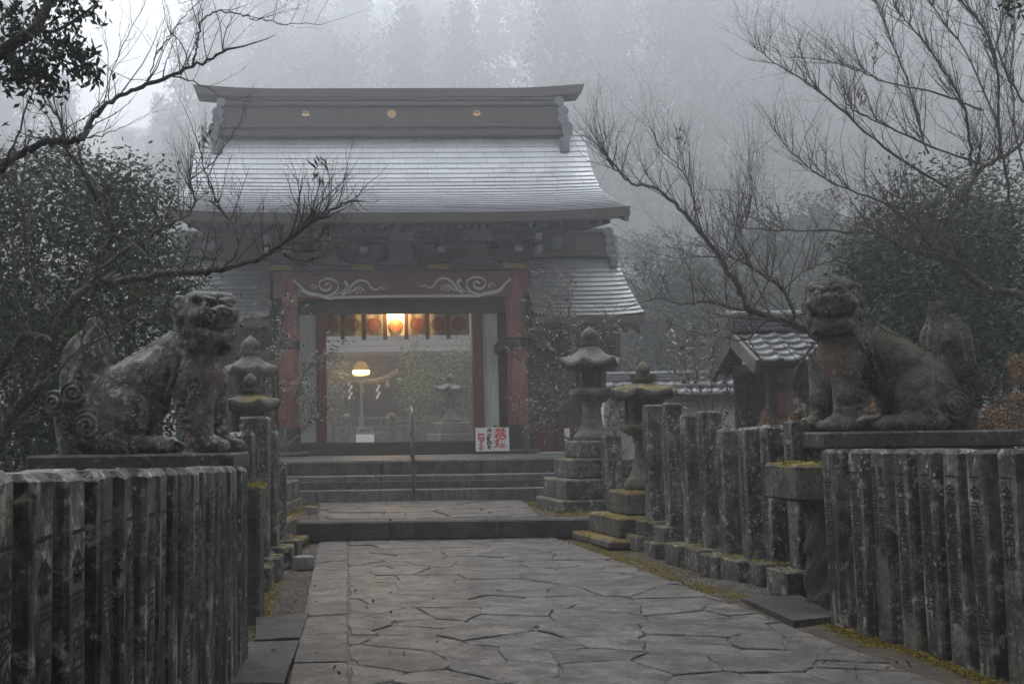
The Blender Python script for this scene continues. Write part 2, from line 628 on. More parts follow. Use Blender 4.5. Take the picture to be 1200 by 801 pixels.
M['copper'] = copper_mat('wet_copper_shingle', (.43, .455, .49), (.50, .525, .56), (.33, .345, .37), .35, .34)
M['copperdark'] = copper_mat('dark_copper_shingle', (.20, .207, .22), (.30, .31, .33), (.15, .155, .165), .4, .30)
# ------------------------------------------------------------------ carved shapes: distance fields meshed with surface nets
def surface_nets(D, o, h):
    nx, ny, nz = D.shape
    ins = D < 0
    cnt = np.zeros((nx - 1, ny - 1, nz - 1), np.int8)
    P = np.zeros((nx - 1, ny - 1, nz - 1, 3), np.float32)
    ne = np.zeros((nx - 1, ny - 1, nz - 1), np.float32)
    for dx in (0, 1):
        for dy in (0, 1):
            for dz in (0, 1):
                cnt += ins[dx:nx - 1 + dx, dy:ny - 1 + dy, dz:nz - 1 + dz]
    for ax in range(3):
        o1, o2 = [a for a in range(3) if a != ax]
        for a in (0, 1):
            for b in (0, 1):
                s0 = [0, 0, 0]
                s0[o1], s0[o2] = a, b
                s1 = list(s0)
                s1[ax] = 1
                A = D[s0[0]:nx - 1 + s0[0], s0[1]:ny - 1 + s0[1], s0[2]:nz - 1 + s0[2]]
                B = D[s1[0]:nx - 1 + s1[0], s1[1]:ny - 1 + s1[1], s1[2]:nz - 1 + s1[2]]
                cr = (A < 0) != (B < 0)
                tt = np.where(cr, A / np.where(cr, A - B, 1), 0)
                for k in range(3):
                    P[..., k] += np.where(cr, tt if k == ax else s0[k], 0)
                ne += cr
    act = (cnt > 0) & (cnt < 8)
    idx = np.full(act.shape, -1, np.int64)
    idx[act] = np.arange(act.sum())
    ijk = np.argwhere(act)
    V = (ijk + P[act] / ne[act][:, None]) * h + np.array(o)
    Fs = []
    for ax in range(3):
        o1, o2 = (ax + 1) % 3, (ax + 2) % 3
        sl0 = [slice(1, -1)] * 3
        sl1 = [slice(1, -1)] * 3
        sl0[ax], sl1[ax] = slice(0, -1), slice(1, None)
        a, b = ins[tuple(sl0)], ins[tuple(sl1)]
        for flag, flip in ((a & ~b, False), (~a & b, True)):
            q = np.argwhere(flag)
            if not len(q): continue
            for k in range(3):
                if k != ax: q[:, k] += 1
            def c(da, db):
                r = q.copy()
                r[:, o1] -= da
                r[:, o2] -= db
                return idx[r[:, 0], r[:, 1], r[:, 2]]
            f = np.stack([c(1, 1), c(0, 1), c(0, 0), c(1, 0)], 1)
            Fs.append(f[:, ::-1] if flip else f)
    return V, np.concatenate(Fs)


class Field:
    def __init__(s, lo, hi, h):
        s.lo, s.h = np.array(lo, float), h
        n = [int((hi[k] - lo[k]) / h) + 1 for k in range(3)]
        g = np.meshgrid(*[lo[k] + h * np.arange(n[k]) for k in range(3)], indexing='ij')
        s.X, s.Y, s.Z = [a.astype(np.float32) for a in g]
        s.D = np.full(s.X.shape, 9.0, np.float32)

    def win(s, c, r):
        sl = []
        for k in range(3):
            a = max(0, int((c[k] - r - s.lo[k]) / s.h))
            b = min(s.D.shape[k], int((c[k] + r - s.lo[k]) / s.h) + 2)
            sl.append(slice(a, b))
        return tuple(sl)

    def put(s, sl, d, k):
        D = s.D[sl]
        if k <= 0:
            s.D[sl] = np.minimum(D, d)
        else:
            hh = np.clip(.5 + .5 * (D - d) / k, 0, 1)
            s.D[sl] = D * (1 - hh) + d * hh - k * hh * (1 - hh)

    def cut(s, sl, d, k):
        D = s.D[sl]
        hh = np.clip(.5 - .5 * (D + d) / k, 0, 1)
        s.D[sl] = D * (1 - hh) - d * hh + k * hh * (1 - hh)

    def loc(s, sl, c, M=None):
        P = np.stack([s.X[sl] - c[0], s.Y[sl] - c[1], s.Z[sl] - c[2]], -1)
        return P if M is None else P @ M     # rows of M.T = local axes

    def ell(s, c, r, k=.05, M=None, neg=False, f=None):
        sl = s.win(c, max(r) + .12)
        P = s.loc(sl, c, M)
        r = np.array(r)
        k0 = np.linalg.norm(P / r, axis=-1)
        k1 = np.linalg.norm(P / (r * r), axis=-1) + 1e-6
        d = k0 * (k0 - 1) / k1
        if f is not None: d = d + f(P)
        (s.cut if neg else s.put)(sl, d, k)

    def rbox(s, c, b, rr, k=.04, M=None, neg=False, f=None):
        sl = s.win(c, max(b) * 1.6 + rr + .1)
        P = s.loc(sl, c, M)
        if f is not None: P = f(P)
        q = np.abs(P) - (np.array(b) - rr)
        d = np.linalg.norm(np.maximum(q, 0), axis=-1) + np.minimum(q.max(-1), 0) - rr
        (s.cut if neg else s.put)(sl, d, k)

    def cone(s, a, b, ra, rb, k=.05, neg=False, f=None):
        a, b = np.array(a, float), np.array(b, float)
        c = (a + b) / 2
        sl = s.win(c, np.linalg.norm(b - a) / 2 + max(ra, rb) + .12)
        P = s.loc(sl, a)
        ba = b - a
        tt = np.clip((P @ ba) / (ba @ ba), 0, 1)
        d = np.linalg.norm(P - tt[..., None] * ba, axis=-1) - (ra + (rb - ra) * tt)
        if f is not None: d = d + f(P, tt)
        (s.cut if neg else s.put)(sl, d, k)

    def curl(s, c, r, axis, thick=.5, k=.02, turns=3, depth=.015):
        """carved round whorl: flattened ball with spiral grooves, axis = unit normal"""
        ax = np.array(axis, float)
        ax /= np.linalg.norm(ax)
        sl = s.win(c, r + .1)
        P = s.loc(sl, c)
        hh = P @ ax
        pl = P - hh[..., None] * ax
        rho = np.linalg.norm(pl, axis=-1)
        u = np.cross(ax, [0.0, 0.1, 1.0])
        u /= np.linalg.norm(u)
        w = np.cross(ax, u)
        th = np.arctan2(pl @ w, pl @ u)
        d = np.sqrt(rho ** 2 + (hh / thick) ** 2 + 1e-9) - r
        d *= .75
        d = d + depth * np.cos(2 * np.pi * turns * rho / r - th) * (rho < r * 1.02)
        s.put(sl, d, k)

    def obj(s, name, mat, parent=None, **kw):
        V, Fc = surface_nets(s.D, s.lo, s.h)
        me = bpy.data.meshes.new(name)
        n = len(Fc)
        me.vertices.add(len(V))
        me.vertices.foreach_set('co', V.astype(np.float32).reshape(-1))
        me.loops.add(4 * n)
        me.loops.foreach_set('vertex_index', Fc.reshape(-1).astype(np.int32))
        me.polygons.add(n)
        me.polygons.foreach_set('loop_start', np.arange(0, 4 * n, 4, dtype=np.int32))
        me.polygons.foreach_set('use_smooth', np.ones(n, bool))
        me.update(calc_edges=True)
        return link(name, me, mat, parent, **kw)


def lion(mirror, yaw, gape, mat, root):
    """seated guardian lion; local x = facing, viewer on -y, z up from the plinth"""
    S = Field((-.80, -.45, -.03), (.88, .42, 1.24), .0085)
    # trunk
    S.ell((.40, 0, .56), (.175, .20, .25))
    S.ell((.33, 0, .72), (.20, .185, .20))
    S.cone((.26, 0, .66), (-.18, 0, .40), .185, .215, .06)
    S.ell((-.24, 0, .30), (.25, .235, .30), .06)
    S.ell((-.05, 0, .34), (.25, .17, .14), .05)
    # haunches, hind feet
    for sd in (-1, 1):
        S.ell((-.10, sd * .17, .27), (.185, .105, .215), .02)
        S.cone((-.20, sd * .18, .07), (.17, sd * .21, .055), .09, .06, .025)
        for q in range(3):
            S.ell((.21, sd * (.17 + .035 * q), .045), (.055, .024, .045), .008)
        # fore legs with paws and toes
        lx = .43 if sd < 0 else .50
        S.cone((lx - .02, sd * .13, .52), (lx + .01, sd * .14, .26), .125, .088, .04)
        S.cone((lx + .01, sd * .14, .28), (lx + .03, sd * .14, .08), .088, .078, .03)
        S.ell((lx + .08, sd * .145, .055), (.12, .092, .068), .03)
        for q in range(4):
            S.ell((lx + .17, sd * .145 + (q - 1.5) * .043, .045), (.052, .026, .045), .006)
        # hair tufts at the back of the fore leg
        for q in range(5):
            S.ell((lx - .115 + .012 * q, sd * .17, .40 - .055 * q), (.045, .045, .022), .01)
        S.curl((lx - .12, sd * .19, .44), .055, (0, sd, .1), .6)
    # flank whorl and haunch rim
    for sd in (-1, 1):
        S.curl((-.34, sd * .205, .19), .125, (-.1, sd, .05), .42, turns=3.2, depth=.013)
        for q in range(3):
            S.cone((-.23 + .05 * q, sd * .24, .09 + .03 * q), (-.10 + .05 * q, sd * .235, .05 + .02 * q), .030, .018, .012)
    # tail: base, whorls, flame plume with ridges
    S.cone((-.50, 0, .32), (-.46, 0, .03), .15, .14, .05)

    def ridges(P, tt):
        return .017 * np.cos(np.arctan2(P[..., 1] + 1e-6, P[..., 0] - .1 * tt) * 9 + tt * 2.0) * np.clip(tt * 5, 0, 1)
    S.cone((-.44, 0, .44), (-.405, 0, .70), .165, .165, .03, f=ridges)
    S.cone((-.405, 0, .68), (-.35, 0, .93), .165, .055, .03, f=ridges)
    for sd in (-1, 1):
        S.curl((-.585, sd * .11, .36), .098, (-.25, sd, 0), .75, turns=2.4)
        S.curl((-.455, sd * .15, .425), .092, (.1, sd, .1), .7, turns=2.4)
        S.curl((-.52, sd * .12, .22), .08, (-.1, sd, 0), .6, turns=2)
    # mane locks over neck and shoulders
    rl = np.random.default_rng(5)
    for sd in (-1, 1):
        for a in range(7):
            x0, z0 = .36 - .07 * a + .02, .80 - .035 * a
            S.cone((x0, sd * (.165 - .012 * a), z0), (x0 - .06, sd * (.205 - .006 * a), z0 - .20), .026, .012, .012)
        for a in range(4):
            S.cone((.44 - .06 * a, sd * .17, .62 - .02 * a), (.40 - .07 * a, sd * .20, .46 - .03 * a), .022, .010, .01)
    for a in range(9):      # spine ridge
        tq = a / 8
        S.ell((.22 - .42 * tq, 0, .86 - .25 * tq), (.045, .035, .03), .02)
    # head, turned towards the viewer
    c0 = np.array((.46, -.04, .975))
    cy_, sy_ = math.cos(yaw), math.sin(yaw)
    Mh = np.array([[cy_, sy_, 0], [-sy_, cy_, 0], [0, 0, 1]])   # columns: forward, side, up

    def hp(a, b, c):
        return tuple(c0 + Mh @ np.array((a, b, c)))
    S.rbox(hp(0, 0, .0), (.165, .185, .165), .12, .05, Mh)
    S.rbox(hp(.055, 0, .128), (.105, .165, .045), .04, .03, Mh)
    S.ell(hp(.02, 0, -.10), (.17, .17, .12), .05, Mh)

    def smile(P):
        Q = P.copy()
        Q[..., 2] -= 2.2 * Q[..., 1] ** 2
        return Q
    S.rbox(hp(.17, 0, -.025), (.10, .15, .062), .05, .02, Mh, f=smile)
    S.rbox(hp(.14, 0, -.165 - gape), (.11, .135, .042), .04, .025, Mh, f=smile)
    S.rbox(hp(.20, 0, -.098 - gape * .5), (.16, .150, .024 + gape * .5), .012, .006, Mh, neg=True, f=smile)
    for sd in (-1, 1):
        for q in range(5):
            S.rbox(hp(.243 - .006 * q * q * .6, sd * (.012 + .026 * q), -.088 + 2.2 * (.012 + .026 * q) ** 2), (.016, .011, .014 + (.012 if q == 4 else 0)), .006, .004, Mh)
            S.rbox(hp(.225 - .006 * q * q * .6, sd * (.012 + .026 * q), -.118 - gape + 2.2 * (.012 + .026 * q) ** 2), (.014, .010, .012 + (.012 if q == 3 else 0)), .006, .004, Mh)
    S.ell(hp(.255, 0, .025), (.045, .062, .042), .015, Mh)
    for sd in (-1, 1):
        S.ell(hp(.265, sd * .060, .018), (.032, .030, .030), .012, Mh)
        S.ell(hp(.297, sd * .040, .012), (.022, .017, .016), .008, Mh, neg=True)
        # eyes: socket, ball, lids, brow
        S.ell(hp(.195, sd * .090, .062), (.062, .056, .046), .010, Mh, neg=True)
        S.ell(hp(.158, sd * .090, .060), (.046, .040, .038), .003, Mh)
        S.ell(hp(.204, sd * .090, .060), (.014, .013, .013), .004, Mh, neg=True)
        S.cone(hp(.190, sd * .030, .100), hp(.130, sd * .155, .122), .024, .026, .008)
        S.cone(hp(.205, sd * .06, .035), hp(.160, sd * .145, .040), .012, .014, .008)
        S.ell(hp(.13, sd * .15, -.01), (.055, .04, .045), .02, Mh)
        S.cone(hp(.225, sd * .05, -.04), hp(.10, sd * .165, .01), .018, .022, .01)
        # ears
        S.ell(hp(-.06, sd * .175, .105), (.075, .035, .055), .012, Mh)
        S.ell(hp(-.045, sd * .205, .105), (.045, .02, .03), .01, Mh, neg=True)
        # curls round the jaw
        for (a, b, c, r) in ((-.02, .185, -.02, .055), (-.09, .165, -.09, .055), (.03, .165, -.115, .052), (-.03, .155, -.18, .050),
                             (-.12, .13, -.17, .055), (.09, .135, -.205, .040), (-.14, .15, .01, .052), (.05, .12, -.235, .042)):
            S.curl(hp(a, sd * b, c), r, tuple(Mh @ np.array((.35, sd, -.05))), .75, .012, 2.0, .009)
    for q in range(7):
        S.curl(hp(-.13, (q - 3) * .052, .10 - .02 * abs(q - 3)), .045, tuple(Mh @ np.array((-.4, 0, 1.0))), .8, .012, 2.0, .008)
    # weathering
    nz = (np.sin(S.X * 61 + 3 * np.sin(S.Y * 43)) * np.sin(S.Y * 57 + 2 * np.sin(S.Z * 37)) * np.sin(S.Z * 53 + 2 * np.sin(S.X * 31)))
    S.D += (.0035 * nz).astype(np.float32)
    S.D = np.maximum(S.D, -S.Z)
    if mirror:
        S.D = S.D[::-1].copy()
        S.lo[0] = -(S.lo[0] + (S.D.shape[0] - 1) * S.h)
    return S.obj('body', mat, root)
# ------------------------------------------------------------------ setting: terraces, path, paving
def clip_poly(poly, p, n):
    """keep the side (q-p).n <= 0"""
    out = []
    for i in range(len(poly)):
        a, b = poly[i], poly[(i + 1) % len(poly)]
        da = (a[0] - p[0]) * n[0] + (a[1] - p[1]) * n[1]
        db = (b[0] - p[0]) * n[0] + (b[1] - p[1]) * n[1]
        if da <= 0: out.append(a)
        if (da < 0 < db) or (db < 0 < da):
            t = da / (da - db)
            out.append((a[0] + (b[0] - a[0]) * t, a[1] + (b[1] - a[1]) * t))
    return out


def inside(poly, p):
    c = False
    for i in range(len(poly)):
        a, b = poly[i], poly[i - 1]
        if (a[1] > p[1]) != (b[1] > p[1]) and p[0] < (b[0] - a[0]) * (p[1] - a[1]) / (b[1] - a[1]) + a[0]:
            c = not c
    return c


def convex_clip(poly, region):
    n = len(region)
    area = sum(region[i][0] * region[(i + 1) % n][1] - region[(i + 1) % n][0] * region[i][1] for i in range(n))
    for i in range(n):
        a, b = region[i], region[(i + 1) % n]
        nx, ny = (b[1] - a[1]), -(b[0] - a[0])
        if area < 0: nx, ny = -nx, -ny
        poly = clip_poly(poly, a, (nx, ny))
        if len(poly) < 3: return []
    return poly


def stone_from_poly(poly, z, mat, parent, gap=.012, thick=.06, lift=.012, name='paving_stone', rough_edge=.020):
    cx = sum(p[0] for p in poly) / len(poly)
    cy_ = sum(p[1] for p in poly) / len(poly)
    pts = []
    for i in range(len(poly)):
        a, b = Vector(poly[i]), Vector(poly[(i + 1) % len(poly)])
        L = (b - a).length
        if L < .02: continue
        nrm = Vector((b.y - a.y, a.x - b.x)).normalized()
        k = 2 if L < .3 else 3
        for q in range(k):
            p = a.lerp(b, q / k)
            if q: p = p + nrm * random.uniform(-rough_edge, rough_edge)
            pts.append(p)
    if len(pts) < 4: return None
    c = Vector((cx, cy_))
    ta, tb, z0 = random.uniform(-.006, .006), random.uniform(-.007, .007), z + random.uniform(-.2, 1) * lift

    def ring(inset, dz):
        r = []
        for p in pts:
            d = (p - c)
            L = d.length
            q = c + d * max(.2, 1 - inset / max(L, .05))
            r.append((q.x - cx, q.y - cy_, dz + (ta * (q.x - cx) + tb * (q.y - cy_))))
        return r
    n = len(pts)
    vs = ring(gap + .009, 0.0) + ring(gap + .002, -.004) + ring(gap, -thick)
    fs = [tuple(range(n))]
    for r_ in range(2):
        for i in range(n):
            j = (i + 1) % n
            fs.append((r_ * n + i, (r_ + 1) * n + i, (r_ + 1) * n + j, r_ * n + j))
    mb = MB().add(vs, fs)
    return mb.build(name, mat, parent, loc=(cx, cy_, z0))


def voronoi_paving(region, seeds, z, mat, parent, **kw):
    """region convex polygon; seeds inside (or close to) it"""
    xs = [p[0] for p in region]
    ys = [p[1] for p in region]
    bb = [(min(xs) - 1, min(ys) - 1), (max(xs) + 1, min(ys) - 1), (max(xs) + 1, max(ys) + 1), (min(xs) - 1, max(ys) + 1)]
    k = 0
    for s in seeds:
        poly = list(bb)
        for o in sorted(seeds, key=lambda q: (q[0] - s[0]) ** 2 + (q[1] - s[1]) ** 2)[1:22]:
            mid = ((s[0] + o[0]) / 2, (s[1] + o[1]) / 2)
            poly = clip_poly(poly, mid, (o[0] - s[0], o[1] - s[1]))
            if len(poly) < 3: break
        poly = convex_clip(poly, region) if len(poly) >= 3 else []
        if len(poly) < 3: continue
        a = abs(sum(poly[i][0] * poly[(i + 1) % len(poly)][1] - poly[(i + 1) % len(poly)][0] * poly[i][1] for i in range(len(poly)))) / 2
        if a < .012: continue
        if stone_from_poly(poly, z, mat, parent, **kw): k += 1
    return k


def xy(v): return (v.x, v.y)


# the ground: one wide gently uneven sheet
def sheet(name, x0, x1, y0, y1, nx, ny, zf, mat, kind='structure'):
    vs = [(x0 + (x1 - x0) * i / nx, y0 + (y1 - y0) * j / ny) for j in range(ny + 1) for i in range(nx + 1)]
    vs = [(x, y, zf(x, y)) for x, y in vs]
    fs = [(j * (nx + 1) + i, j * (nx + 1) + i + 1, (j + 1) * (nx + 1) + i + 1, (j + 1) * (nx + 1) + i) for j in range(ny) for i in range(nx)]
    return MB().add(vs, fs).build(name, mat, smooth=True, kind=kind)


def ground_z(x, y):
    d = max(0.0, abs(x - .6) - 3.2)
    return -.035 + .012 * math.sin(x * 5.1 + y * 2) * math.sin(y * 4.3) + min(.25, .05 * d)


sheet('ground', -227, 227, -14, 326, 140, 110, lambda x, y: -.05 - .0 * x, M['soil'])
sheet('verge_ground', -3.0, 7.5, 2.0, 13.4, 105, 114, ground_z, M['soil'])


def hill_z(x, y):
    t = max(0.0, (y - 62) / 223)
    s = max(0.0, (abs(x - 4) - 22) / 60)
    return -1.0 + 70 * t ** 1.15 + 12 * min(1, s) ** 1.2 * min(1.0, max(0, (y - 15) / 30)) + .5 * math.sin(x * .21) * math.sin(y * .17)


sheet('hill', -225, 225, 20, 324, 90, 70, hill_z, M['soil'])

# path: mortar bed, flagstones, left border strip
pl0, pl1 = gnd(408, 629), gnd(411, 801)
pr0, pr1, pr2 = gnd(642, 626), gnd(760, 668), gnd(1010, 762)
near_l = pl1 + (pl1 - pl0) * .30
near_r = pr2 + (pr2 - pr1) * .55
path_poly = [xy(near_l), xy(near_r), xy(pr2), xy(pr1), xy(pr0), xy(pl0)]
ol0, ol1 = gnd(374, 633), gnd(338, 801)
near_ol = ol1 + (ol1 - ol0) * .30
bed = MB().prism([xy(near_ol)] + path_poly[1:5] + [xy(ol0)], -.06, -.0195, 'z')
path = bed.build('path', M['mortar'], kind='structure')
# convex regions: split the (slightly bent) right edge into two quads sharing one seed set
seeds = []
yy = near_l.y - .2
row = 0
while yy < pl0.y + .4:
    st = random.uniform(.27, .40) * (1.0 if yy < 9 else 1.2)
    xx = -1.2 + random.uniform(0, .5)
    while xx < 5.4:
        seeds.append((xx + random.uniform(-.14, .14), yy + random.uniform(-.17, .17)))
        xx += random.uniform(.32, .74) * (1.0 if yy < 9 else 1.15)
    yy += st
ym = pr1.y
xl = pl0.x + (pl1.x - pl0.x) * (ym - pl0.y) / (pl1.y - pl0.y)
regA = [xy(near_l), xy(near_r), xy(pr1), (xl, ym)]
regB = [(xl, ym), xy(pr1), xy(pr0), xy(pl0)]
hull = [xy(near_l), xy(near_r), xy(pr2), xy(pr0), xy(pl0)]
mx = max(p[0] for p in hull)
npav = voronoi_paving(regA, [s for s in seeds if s[1] < ym + .05], -.012, M['paver'], path, lift=.010, gap=.0045)
npav += voronoi_paving(regB, [s for s in seeds if s[1] >= ym - .05], -.012, M['paver'], path, lift=.010, gap=.0045)
# border strip of long slabs along the left edge
t0 = -.28
a0, a1, b0, b1 = ol1, ol0, pl1, pl0
while t0 < 1.0:
    dt = random.uniform(.07, .15)
    t1 = min(1.0, t0 + dt)
    q = [xy(a0.lerp(a1, t0)), xy(b0.lerp(b1, t0) - Vector((.01, 0, 0))), xy(b0.lerp(b1, t1) - Vector((.01, 0, 0))), xy(a0.lerp(a1, t1))]
    stone_from_poly(q, -.008, M['paver'], path, gap=.008, lift=.010, name='border_stone', rough_edge=.008)
    t0 = t1

# broad kerb slabs in the gaps at either side
for i, (pts, lab) in enumerate(([[(300, 722), (362, 718), (352, 747), (298, 750)], 'l'], [[(280, 752), (351, 750), (333, 801), (262, 801)], 'l'],
                                [[(868, 700), (938, 697), (985, 722), (930, 728)], 'r'])):
    poly = [xy(gnd(px, py)) for px, py in pts][::-1]
    stone_from_poly(poly, .002, M['kerbdark'], path, gap=.0, thick=.10, lift=.004, name='edge_slab', rough_edge=.012)

# first terrace (one low step up) with its kerb stones and paving
TZ = .20
terr = MB().box((1.0, 27.0, TZ / 2 - .05), (16.0, 27.0, TZ + .06)).build('terrace', M['soil'], kind='structure')
kx = [-3.9, -2.6, -1.12, .05, 1.35, 2.62, 4.2]
for i in range(len(kx) - 1):
    w = kx[i + 1] - kx[i]
    MB().box((0, 0, 0), (w - .012, .34, .225), ch=.02).build('kerb_stone', M['kerbdark'], terr, loc=((kx[i] + kx[i + 1]) / 2, 13.36 + random.uniform(-.015, .015) + .03 * (i - 2), TZ - .098 + random.uniform(-.006, .006)))
reg = [xy(gnd(372, 613, TZ)), xy(gnd(640, 610, TZ)), xy(gnd(612, 586, TZ)), xy(gnd(376, 588, TZ))]
reg = [(reg[0][0], 13.55), (reg[1][0], 13.6), (reg[2][0], 17.2), (reg[3][0], 17.2)]
sd2 = []
yy = 13.4
while yy < 17.5:
    xx = -1.6 + random.uniform(0, .5)
    while xx < 3.4:
        sd2.append((xx + random.uniform(-.12, .12), yy + random.uniform(-.12, .12)))
        xx += random.uniform(.5, .95)
    yy += .55
voronoi_paving(reg, sd2, TZ + .012, M['paver'], terr, lift=.012)

# flight of three steps up to the gate platform
PZ = .83
stairs = MB().box((.6, 17.85, .26), (4.5, .9, .5)).build('stairs', M['stepold'], kind='structure')
SX0, SX1 = -1.66, 2.86
for k, (y0, z1, mt) in enumerate(((17.22, .395, 'step'), (17.58, .600, 'step'))):
    cuts = [SX0, SX0 + random.uniform(1.3, 1.6), SX0 + random.uniform(2.7, 3.1), SX1]
    for i in range(3):
        MB().box((0, 0, 0), (cuts[i + 1] - cuts[i] - .006, .40, .20), ch=.012).build('step_stone', M[mt], stairs, loc=((cuts[i] + cuts[i + 1]) / 2, y0 + .2, z1 - .1))
plat = MB().box((.2, 40.4, PZ / 2 - .06), (12.6, 44.0, PZ)).build('gate_platform', M['stepold'], kind='structure')
cx_ = SX0 - 4.6
while cx_ < 6.4:
    w = random.uniform(1.0, 1.7)
    MB().box((0, 0, 0), (w - .008, .46, .26), ch=.025).build('platform_kerb', M['stepold'], plat, loc=(cx_ + w / 2, 18.12, PZ - .125 + random.uniform(-.006, .006)))
    cx_ += w
for r_ in range(3):
    cx_ = -6.0 + random.uniform(0, .5)
    while cx_ < 6.2:
        w = random.uniform(.9, 1.5)
        MB().box((0, 0, 0), (w - .01, 1.28, .05), ch=.012).build('platform_slab', M['step'], plat, loc=(cx_ + w / 2, 19.02 + 1.3 * r_, PZ - .018 + random.uniform(-.005, .005)))
        cx_ += w
# courses of the retaining wall left and right of the flight
for (x0, x1) in ((-6.0, SX0 - .02), (SX1 + .02, 6.4)):
    for c in range(2):
        xx = x0
        while xx < x1 - .1:
            w = min(random.uniform(.55, .95), x1 - xx)
            MB().box((0, 0, 0), (w - .01, .25, .185), ch=.018).build('wall_stone', M['stepold'], plat, loc=(xx + w / 2, 18.10 + random.uniform(-.012, .012), .29 + .19 * c))
            xx += w

# ground cover: moss cushions and gravel, nobody could count them
def scatter(name, mat, n, region, zf, L, kind='stuff', dens=None, upf=.4):
    pts = []
    while len(pts) < n:
        a = random.randrange(len(region))
        (xa, ya), (xb, yb), wid = region[a]
        t = random.random()
        x = xa + (xb - xa) * t + random.gauss(0, wid)
        y = ya + (yb - ya) * t + random.gauss(0, wid * .6)
        if dens and dens(x, y) < random.random(): continue
        pts.append((x, y, zf(x, y)))
    P = np.array(pts)
    P[:, 2] += rng.uniform(0, L * .35, len(P))
    return link(name, quads_mesh(name, leaf_quads(P, L, L * .55, up=1.2)), mat) if not tag else tag(link(name, quads_mesh(name, leaf_quads(P, L, L * .55, up=.6)), mat), kind=kind)


def clump(x, y):
    return .5 + .5 * math.sin(x * 9.1 + 2 * math.sin(y * 5)) * math.sin(y * 7.3 + math.sin(x * 6))


vl = [(xy(gnd(705, 645)), xy(gnd(820, 690)), .16), (xy(gnd(700, 640)), xy(gnd(780, 668)), .14), (xy(gnd(820, 680)), xy(gnd(950, 715)), .09),
      (xy(gnd(960, 705)), xy(gnd(990, 715)), .10), (xy(gnd(975, 728)), xy(gnd(1195, 800)), .035), (xy(gnd(955, 715)), xy(gnd(1040, 752)), .05), (xy(gnd(690, 632)), xy(gnd(720, 640)), .15)]
scatter('dry_moss', M['mossdry'], 26000, vl, ground_z, .017, dens=lambda x, y: .25 + .75 * clump(x, y))
ll = [(xy(gnd(303, 705)), xy(gnd(322, 668)), .07), (xy(gnd(330, 660)), xy(gnd(366, 648)), .13), (xy(gnd(300, 770)), xy(gnd(312, 700)), .03)]
scatter('bright_moss', M['moss'], 8000, ll, ground_z, .018, dens=lambda x, y: .15 + .85 * clump(x + 3, y))
lt = [((-1.5, 13.7), (-1.1, 17.1), .12), ((2.5, 13.7), (2.0, 17.0), .14), ((2.4, 13.6), (2.9, 14.2), .2)]
scatter('terrace_moss', M['mossdry'], 7000, lt, lambda x, y: TZ, .024, dens=lambda x, y: .25 + .75 * clump(x, y))
P = []
for (a, b, w, n) in ((gnd(330, 640), gnd(330, 700), .30, 900), (gnd(335, 690), gnd(322, 716), .25, 500), (gnd(830, 672), gnd(930, 708), .10, 900), (gnd(740, 645), gnd(960, 720), .22, 700)):
    for _ in range(n):
        t = random.random()
        p = a.lerp(b, t)
        P.append((p.x + random.gauss(0, w), p.y + random.gauss(0, w), random.uniform(.008, .020)))
mb = MB()
for x, y, r in P:
    z = ground_z(x, y)
    n0 = len(mb.v)
    o = random.uniform(0, 6)
    mb.v += [(x + r * math.cos(o + k * 1.571) * random.uniform(.7, 1.2), y + r * math.sin(o + k * 1.571) * random.uniform(.7, 1.2), z - .002) for k in range(4)] + [(x, y, z + r * .75)]
    mb.f += [(n0 + k, n0 + (k + 1) % 4, n0 + 4) for k in range(4)]
mb.build('gravel', M['gravel'], kind='stuff')

# a few fallen leaves and twigs along the edges
fl_ = [(xy(gnd(420, 640)), xy(gnd(410, 800)), .25), (xy(gnd(650, 632)), xy(gnd(1000, 770)), .22), (xy(gnd(330, 690)), xy(gnd(325, 720)), .3), (xy(gnd(1000, 770)), xy(gnd(1100, 800)), .3), ((-1.2, 13.8), (2.6, 14.6), .5)]
scatter('fallen_leaves', M['dry'], 110, fl_, lambda x, y: (.012 if y < 13.2 else TZ + .02) + (0 if abs(x - .9) < 2.4 else -.02), .036)
# ------------------------------------------------------------------ the gate
GX, GY = .27, 23.0
gate = empty('shrine_gate', (GX, GY, PZ), R(2.2), 'large wooden shrine gate with faded red pillars and a curved copper roof', 'gate')
CU = (-2.24, 2.50)      # pillar centres


def g(u, v, w): return (u, v, w - PZ)


def gp(name, mb, mat, parent=None, smooth=False, kind=None):
    return mb.build(name, M[mat] if isinstance(mat, str) else mat, gate if parent is None else parent, smooth, kind=kind)


